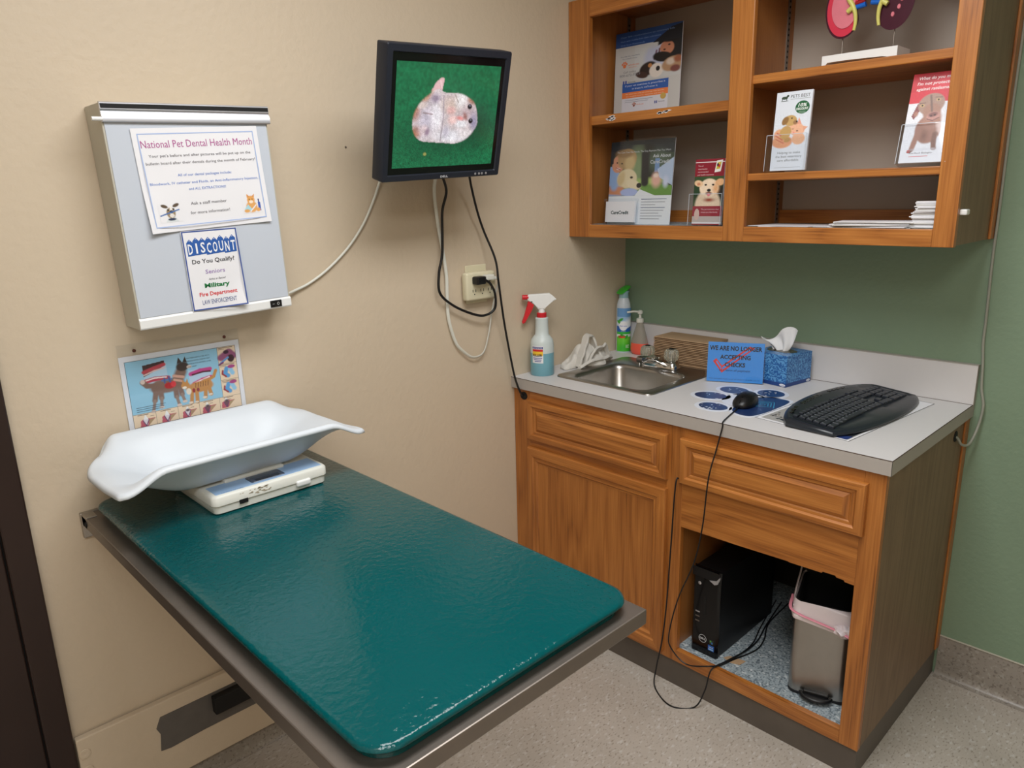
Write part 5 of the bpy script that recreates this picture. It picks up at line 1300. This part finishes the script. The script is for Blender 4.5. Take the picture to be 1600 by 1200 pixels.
cv.poly([(0, .42), (.1, .38), (.2, .55), (.3, 1), (0, 1)], (150, 176, 214)).ell(.17, .36, .13, .18, (212, 152, 122), 12, .05).ell(.34, .28, .19, .20, (176, 146, 104), 15, .08).ell(.40, .36, .10, .15, (200, 176, 130), soft=.3).ell(.28, .17, .17, .08, (150, 120, 84), soft=.3)
cv.ell(.14, .34, .02, .012, (50, 36, 34)).ell(.24, .36, .02, .012, (50, 36, 34)).ell(.17, .46, .05, .02, (240, 230, 226), 15).line([(.12, .44), (.22, .48)], .008, (170, 70, 70)).poly([(0, .1), (.08, .1), (.06, .35), (0, .4)], (60, 60, 60))
cv.ell(.36, .66, .20, .19, (222, 206, 170), soft=.06).ell(.50, .78, .16, .09, (226, 212, 180), 25, .1).ell(.61, .80, .05, .05, (34, 34, 38), soft=.1).ell(.45, .64, .03, .022, (40, 30, 26)).ell(.24, .66, .07, .15, (206, 184, 140), 15, .3)
cv.line([(0, .88), (.24, .90)], .08, (204, 140, 104)).ell(.42, .93, .18, .08, (170, 184, 226), soft=.1).ell(.1, .8, .07, .09, (150, 176, 214), soft=.4)
p = Print(); p.rect(0, 0, HW2, HH2, (226, 230, 234), 1); p.pic(0, .098, HW2, HH2 - .012, cv, 2); p.rect(0, HH2 - .014, HW2, HH2, (40, 46, 50), 3)
p.rawpoly([(.115, .098), (.20, .098), (.135, .120)], (226, 230, 234), 3)
p.text('The Care Your Pet Needs, The Easy Payment Plan You Want', .028, HH2 - .040, .0062, (200, 204, 206), 4, width=.225)
p.text('Ask About', .254, HH2 - .060, .0105, (196, 200, 204), 4, width=.072, align='r', bold=.02).text('CareCredit', .254, HH2 - .080, .0115, (196, 200, 204), 4, width=.082, align='r', bold=.02)
for k in range(8): p.rect(.145, .085 - k * .0095, .145 + (.105, .10, .06, .10, .095, .075, .09, .08)[k], .0868 - k * .0095, (70, 90, 130) if k in (0, 3) else (140, 144, 156), 3)
p.build('printing', o, IDM)
bm = B(); box(bm, -.003, HW2 + .003, -.0005, HH2 + .006, .0012, .0026, .0004, 1); part('clear_front', bm, M['clear'], o)
bm = B(); box(bm, -.003, .137, .004, .088, .022, .0235); box(bm, -.003, -.0015, .004, .088, .003, .022); box(bm, .1355, .137, .004, .088, .003, .022); box(bm, -.003, .137, .004, .0055, .003, .022)
part('card_pocket', bm, M['clear'], o)
oc = board('brochure', 'small white card leaflet in the clear pocket of the woman-and-dog poster', 'leaflet', o.matrix_world @ Matrix.Translation((.004, .0062, .018)), .128, .072, t=.010)
p = Print(); p.text('CareCredit', .064, .028, .0115, (40, 66, 70), 1, width=.078, align='c', bold=.03); p.build('lettering', oc, IDM)

def holder(name, label, mtx, w_, h_, d_=.03):
    """clear brochure pocket: low front, sides, tall back"""
    o = thing(name, label, 'leaflet holder'); o.matrix_world = mtx
    bm = B(); box(bm, 0, w_, 0, h_, d_ - .0015, d_); box(bm, 0, w_, 0, h_ * 1.5, -.0015, 0); box(bm, 0, .0015, 0, h_, 0, d_ - .0015); box(bm, w_ - .0015, w_, 0, h_, 0, d_ - .0015); box(bm, 0, w_, 0, .0015, 0, d_ - .0015)
    part('clear_pocket', bm, M['clear'], o)
    bm = B()
    for x in (0, w_ - .0012): box(bm, x, x + .0012, 0, h_, d_, d_ + .0004)
    box(bm, 0, w_, h_ - .0012, h_, d_, d_ + .0004); part('bright_edge', bm, mat('acrylic_edge', (196, 204, 214), .2), o)
    return o

# white terrier leaflet
mx = standing(.488, -.290, 1.4328, 3, 4)
holder('leaflet_holder', 'clear leaflet holder with the maroon fluffy white dog leaflet', mx, .114, .098)
o = board('pet_leaflet', 'maroon leaflet with fluffy white dog on the lower left shelf', 'leaflet', mx @ Matrix.Translation((.006, .0025, .012)), .102, .203, t=.008)
cv = Canvas(60, 72, (58, 84, 48), .83)
cv.ell(.1, .5, .2, .4, (38, 64, 40), soft=.5).ell(.75, .6, .15, .3, (44, 40, 36), soft=.4).ell(.42, .98, .36, .52, (232, 208, 180), soft=.08).ell(.43, .40, .27, .30, (238, 216, 190), soft=.06).ell(.13, .25, .13, .10, (232, 196, 156), 25).ell(.73, .22, .13, .11, (230, 180, 134), -20).ell(.13, .27, .05, .05, (206, 140, 106)).ell(.62, .42, .09, .18, (224, 170, 120), soft=.5, al=.8)
cv.ell(.33, .30, .035, .03, (34, 26, 24)).ell(.54, .30, .035, .03, (34, 26, 24)).ell(.43, .48, .055, .05, (28, 26, 28)).ell(.43, .58, .09, .05, (120, 70, 60), soft=.3).ell(.43, .63, .045, .05, (226, 130, 140), soft=.15).ell(.45, .80, .14, .06, (156, 60, 40), soft=.5, al=.8).noise(.10, 1, 3)
p = Print(); p.pic(0, .058, .102, .152, cv, 2); p.rect(0, .150, .102, .203, (138, 28, 46), 3); p.rect(0, .192, .102, .1945, (235, 225, 226), 4); p.rect(0, .020, .102, .058, (150, 40, 58), 3); p.rect(0, .008, .102, .026, (186, 176, 172), 4); p.rect(0, 0, .102, .008, (224, 224, 226), 3); p.rect(0, 0, .102, .003, (150, 30, 50), 4)
for k, t_ in enumerate(('The #1', 'veterinarian', 'recommended', 'pet health insurance')): p.text(t_, .010, .180 - k * .009, .0042, (226, 200, 204), 4, width=(.018, .032, .036, .056)[k])
p.text('The pet insurance that', .030, .046, .0042, (230, 200, 206), 4, width=.062).text("treats you like family", .030, .037, .0042, (230, 200, 206), 4, width=.058)
p.rawpoly([(.068, .161), (.089, .164), (.095, .199), (.074, .197)], (232, 230, 226), 5); p.rawpoly([(.073, .170), (.086, .172), (.090, .193), (.077, .191)], (200, 180, 60), 6); p.ell(.083, .181, .004, .005, (196, 50, 46), 7); p.ell(.078, .184, .003, .005, (40, 40, 40), 7); p.ell(.016, .032, .009, .018, (206, 180, 170), 5)
p.build('printing', o, IDM)

# puppy and kitten leaflet
mx = standing(.758, -.318, 1.589, 0, 5)
holder('leaflet_holder', 'clear leaflet holder with the white puppy and kitten leaflet', mx, .118, .100)
LW, LH2 = .105, .215
o = board('pet_leaflet', 'white leaflet with puppy, kitten and green badge on the right shelf', 'leaflet', mx @ Matrix.Translation((.010, .0025, .012)) , LW, LH2, t=.008)
p = Print(); cv = Canvas(66, 62, (222, 228, 238), 1.06)
cv.ell(.30, .80, .32, .18, (222, 158, 122), soft=.08).ell(.2, .62, .18, .18, (226, 170, 130), soft=.1).ell(.80, .74, .2, .16, (232, 180, 146), soft=.08).ell(.72, .48, .25, .18, (236, 182, 150), 15, .06).poly([(.72, .34), (.76, .14), (.86, .34)], (230, 160, 140)).poly([(.9, .4), (1.06, .42), (.92, .56)], (228, 168, 140)).ell(.74, .52, .03, .02, (110, 70, 60)).ell(.60, .46, .03, .015, (110, 70, 60)).ell(.64, .56, .03, .02, (236, 140, 140))
cv.ell(.38, .55, .17, .2, (196, 158, 100), 30, .06).ell(.50, .22, .2, .15, (200, 164, 106), soft=.06).ell(.34, .22, .09, .13, (150, 112, 66), 35, .1).ell(.66, .28, .07, .06, (160, 120, 84), soft=.2).ell(.54, .16, .025, .02, (40, 30, 24)).ell(.70, .26, .03, .025, (60, 40, 34)).ell(.46, .76, .1, .06, (190, 150, 96), -15, .1).line([(.06, .6), (.3, .75)], .02, (206, 110, 96), .6).line([(.1, .72), (.35, .84)], .02, (206, 120, 100), .6).line([(.12, .55), (.25, .62)], .02, (200, 100, 90), .5).noise(.07, 1, 5)
p.rect(0, 0, LW, LH2, (222, 228, 238), 1); p.pic(.0, .060, LW - .004, .158, cv, 2)
p.text("PETS BEST", .042, .1975, .0085, (92, 94, 88), 3, width=.056).rect(.042, .1935, .100, .1942, (120, 130, 120), 3)
p.ell(.024, .199, .009, .004, (60, 76, 60), 3); p.rect(.016, .192, .018, .199, (60, 76, 60), 3); p.rect(.029, .192, .031, .199, (60, 76, 60), 3); p.ell(.033, .2035, .004, .003, (60, 76, 60), 3, 20); p.rect(.014, .190, .035, .1912, (60, 76, 60), 3)
p.ell(.079, .170, .0205, .0175, (30, 96, 56), 3); p.text('10%', .079, .172, .0085, (230, 236, 232), 4, width=.026, align='c', bold=.03, shear=.2).text('DISCOUNT', .079, .163, .0062, (230, 236, 232), 4, width=.034, align='c', bold=.04)
for k in range(2): p.rect(.069, .158 - k * .003, .089, .1588 - k * .003, (190, 215, 196), 4)
for k, (t_, w_) in enumerate((('Helping to make', .068), ('the best veterinary', .078), ('care affordable.', .066))): p.text(t_, LW / 2, .046 - k * .0105, .0065, (120, 126, 130), 3, width=w_, align='c')
p.rect(.012, .008, .09, .0088, (170, 176, 182), 3)
p.build('printing', o, IDM)

# brown dog leaflet
mx = standing(1.116, -.318, 1.589, 2, 15)
holder('leaflet_holder', 'clear leaflet holder with the red-topped brown dog leaflet', mx, .116, .100)
o = board('pet_leaflet', 'red-topped leaflet with brown dog staring, right end of the shelf', 'leaflet', mx @ Matrix.Translation((.006, .0025, .024)), .104, .225, t=.008)
cv = Canvas(70, 108, (224, 226, 234), .64)
BR, BR2 = (158, 114, 98), (126, 88, 74)
cv.rect(0, 0, .64, .18, (206, 40, 58)).ell(.34, .60, .185, .22, BR, soft=.06).ell(.30, .70, .05, .09, BR2, soft=.5, al=.7).ell(.37, .45, .13, .16, (166, 122, 106), soft=.15)
cv.line([(.20, .66), (.175, .80), (.155, .90)], .036, BR).ell(.135, .93, .045, .028, BR2, -20).line([(.45, .68), (.45, .80), (.46, .88)], .034, BR2).ell(.465, .90, .04, .03, BR2)
cv.poly([(.13, .20), (.18, .17), (.17, .32), (.11, .44), (.07, .38)], (132, 72, 74)).ell(.13, .35, .03, .04, (170, 120, 104), soft=.4)
cv.ell(.325, .21, .185, .165, (164, 134, 120), -12, .05).ell(.35, .33, .125, .13, (164, 124, 108), -10, .12).ell(.38, .40, .095, .07, (186, 138, 130), -12, .15).ell(.375, .375, .065, .035, (128, 84, 80), -10, .25).ell(.35, .395, .016, .012, (60, 32, 32), soft=.3).ell(.40, .385, .016, .012, (60, 32, 32), soft=.3).line([(.30, .44), (.38, .47), (.46, .43)], .007, (110, 70, 66), .7)
cv.line([(.30, .08), (.33, .22), (.35, .32)], .016, (120, 96, 88), .6).ell(.20, .225, .032, .024, (196, 164, 116), soft=.15).ell(.20, .225, .014, .014, (34, 24, 20)).ell(.415, .150, .032, .024, (196, 166, 124), soft=.15).ell(.415, .150, .014, .014, (34, 24, 20)).line([(.16, .19), (.24, .185)], .008, (120, 90, 80), .6).line([(.37, .11), (.46, .115)], .008, (120, 90, 80), .6).ell(.34, .91, .2, .02, (204, 206, 216), soft=.6, al=.6).noise(.07, 1, 6)
p = Print(); p.rect(0, 0, .104, .225, (224, 226, 234), 1); p.pic(0, .018, .104, .180, cv, 2)
cv2 = Canvas(40, 30, (196, 32, 48), 1.4); cv2.ell(.5, .3, .3, .3, (150, 24, 40), soft=.6, al=.6).ell(1.0, .8, .4, .3, (220, 60, 76), soft=.6, al=.7); p.pic(0, .1795, .104, .225, cv2, 2.2)
for k, (t_, w_) in enumerate((('What do you mean', .100), ("I'm not protected", .098), ('against rattlesnakes?', .108))): p.text(t_, .012 if k else .014, .209 - k * .0135, .0075, (236, 214, 216), 3, width=w_ * .86, bold=.02, shear=.15)
p.text('Red Rock Biologics', .022, .022, .0045, (70, 60, 64), 3, width=.052); p.rect(.022, .015, .066, .0162, (214, 110, 116), 3); p.frame(.016, .026, .022, .032, .0012, (206, 70, 80), 3)
p.build('printing', o, IDM)

# kidney model
km = thing('kidney_model', 'anatomical model of two halved kidneys on a white stand, top right shelf', 'model', (.974, -.235, 1.8612), (0, 0, radians(0)))
bm = B(); KW = .098
prism(bm, [(-KW, .0), (-KW, .031), (KW, .031), (KW, 0), (.083, 0), (.082, .006), (.060, .010), (-.03, .013), (-.082, .013), (-.088, .006), (-.086, 0)], 'y', -.045, .045)
part('stand', bm, M['white'], km)
def bean(bm, cx, cz, sx, yc, ry, shrink=1.0, n_=40, half=True, flat=0.0):
    """kidney outline in xz, bulging along +y (behind) from the cut face at yc"""
    out = []
    for i in range(n_):
        a = 2 * pi * i / n_
        r_ = 1 - .30 * math.exp(-((((a + pi) % (2 * pi)) - pi) / .42) ** 2)
        out.append((cos(a) * .050 * r_, sin(a) * .076))
    loops = []
    for k in range(7):
        t = k / 6 * pi / 2; s_ = cos(t) * shrink if k < 6 else .05
        loops.append([(cx + sx * x * s_, yc + ry * sin(t), cz + z * s_) for x, z in out])
    if flat: loops.insert(0, [(cx + sx * x * shrink, yc - flat, cz + z * shrink) for x, z in out])
    return loft(bm, loops)
for sgn, cx_, cz_ in ((1, -.062, .150), (-1, .068, .152)):
    rod = B(); tube(rod, [(cx_ + sgn * .006 * 0 - sgn * .002, 0, .031), (cx_ - sgn * .002, 0, cz_ - .055)], .0016, 8, smooth=False)
    part('rod', rod, M['steeld'], km, True)
    kd = part('kidney_shell', bean(B(), cx_, cz_, sgn, -.012, .026), M['kiddark'], km, 60, label='dark maroon outer half')
    if sgn > 0:
        a_ = part('cortex', bean(B(), cx_ + .0015, cz_, sgn, -.0135, .006, .93), M['kidred'], kd, 60, label='crimson cut face')
        part('medulla', bean(B(), cx_ + .004, cz_ + .004, sgn, -.0155, .006, .72), M['kidpink'], kd, 60, label='pale pink inner zone')
    else:
        bm = B()
        for k, (dx, dz) in enumerate(((-.002, -.038), (.012, -.022), (.018, -.004), (.018, .016), (.01, .034))): loft(bm, [[(cx_ + dx + .0045 * s_ * cos(2 * pi * i / 14), -.0125 - d_, cz_ + dz + .0065 * s_ * sin(2 * pi * i / 14)) for i in range(14)] for s_, d_ in ((1, 0), (.8, .002))])
        part('calyx', bm, M['kidpink'], kd, 40)
        bm = B()
    s_ = sgn
    bm = B(); tube(bm, [(cx_ + s_ * .008, -.018, cz_ + .040), (cx_ + s_ * .016, -.020, cz_ + .018), (cx_ + s_ * .026, -.021, cz_ + .002), (cx_ + s_ * .034, -.020, cz_ - .018), (cx_ + s_ * .036, -.018, cz_ - .040), (cx_ + s_ * .033, -.017, cz_ - .060)], lambda t: .0075 - .0035 * t, 12); part('ureter', bm, M['kidyel'], km, True, label='yellow ureter')
    bm = B(); tube(bm, [(cx_ + s_ * .014, -.021, cz_ - .012), (cx_ + s_ * .026, -.022, cz_ - .004)], .0065, 12); part('renal_pelvis', bm, M['kidyel'], km, True, label='yellow renal pelvis')
    bm = B(); tube(bm, [(cx_ + s_ * .026, -.010, cz_ + .006), (cx_ + s_ * .048, -.010, cz_ + .010), (cx_ + s_ * .054, -.010, cz_ + .011)], .006, 12); part('artery', bm, M['kidart'], km, True, label='red artery stub')
    bm = B(); tube(bm, [(cx_ + s_ * .026, -.014, cz_ - .004), (cx_ + s_ * .050, -.014, cz_ - .001), (cx_ + s_ * .058, -.014, cz_ + .001)], .0066, 12); part('vein', bm, M['kidvein'], km, True, label='blue vein stub')

# papers on the bottom board
def leaf(name, label, w_, d_, x, y, z, rz, th, mt='paper', grp=None, prt=None):
    bm = B(); box(bm, -w_ / 2, w_ / 2, -d_ / 2, d_ / 2, 0, th)
    o = part(name, bm, M[mt]); o.location = (x, y, z); o.rotation_euler = (0, 0, radians(rz)); return tag(o, label, 'paper', grp)
ZB = 1.4325
leaf('paper_sheet', 'loose white sheet lying on the bottom board under the leaflet shelf', .215, .16, .83, -.22, ZB, 6, .0012)
leaf('paper_sheet', 'second loose white sheet overlapping the first, on the bottom board', .20, .15, .80, -.235, ZB + .0014, -7, .0012)
rr = np.random.RandomState(21)
for k in range(8):
    last = k == 7
    leaf('folded_leaflet', 'topmost flat leaflet of the low fanned pile on the bottom board' if last else 'flat white leaflet, %s from the top of the low fanned pile' % ORD[7 - k], .205, .11, 1.055 + rr.uniform(-.008, .008), -.255 + rr.uniform(-.01, .01), ZB + k * .0022, 4 + rr.uniform(-7, 7), .0019, 'paper' if k % 3 else 'paperb', 'leaflets in the low fanned pile')
for k in range(24):
    last = k == 23
    big = k < 15
    leaf('brochure', 'topmost brochure of the tall pile at the right end of the bottom board' if last else 'brochure, %s from the top of the tall pile at the right end' % ORD[23 - k], .100 if big else .09, .20, 1.205 + (0 if big else .004) + rr.uniform(-.004, .003), -.20 + rr.uniform(-.006, .006), ZB + k * .0029, rr.uniform(-2, 2), .0026, 'paper' if k % 4 else 'paperb', 'brochures in the tall pile')
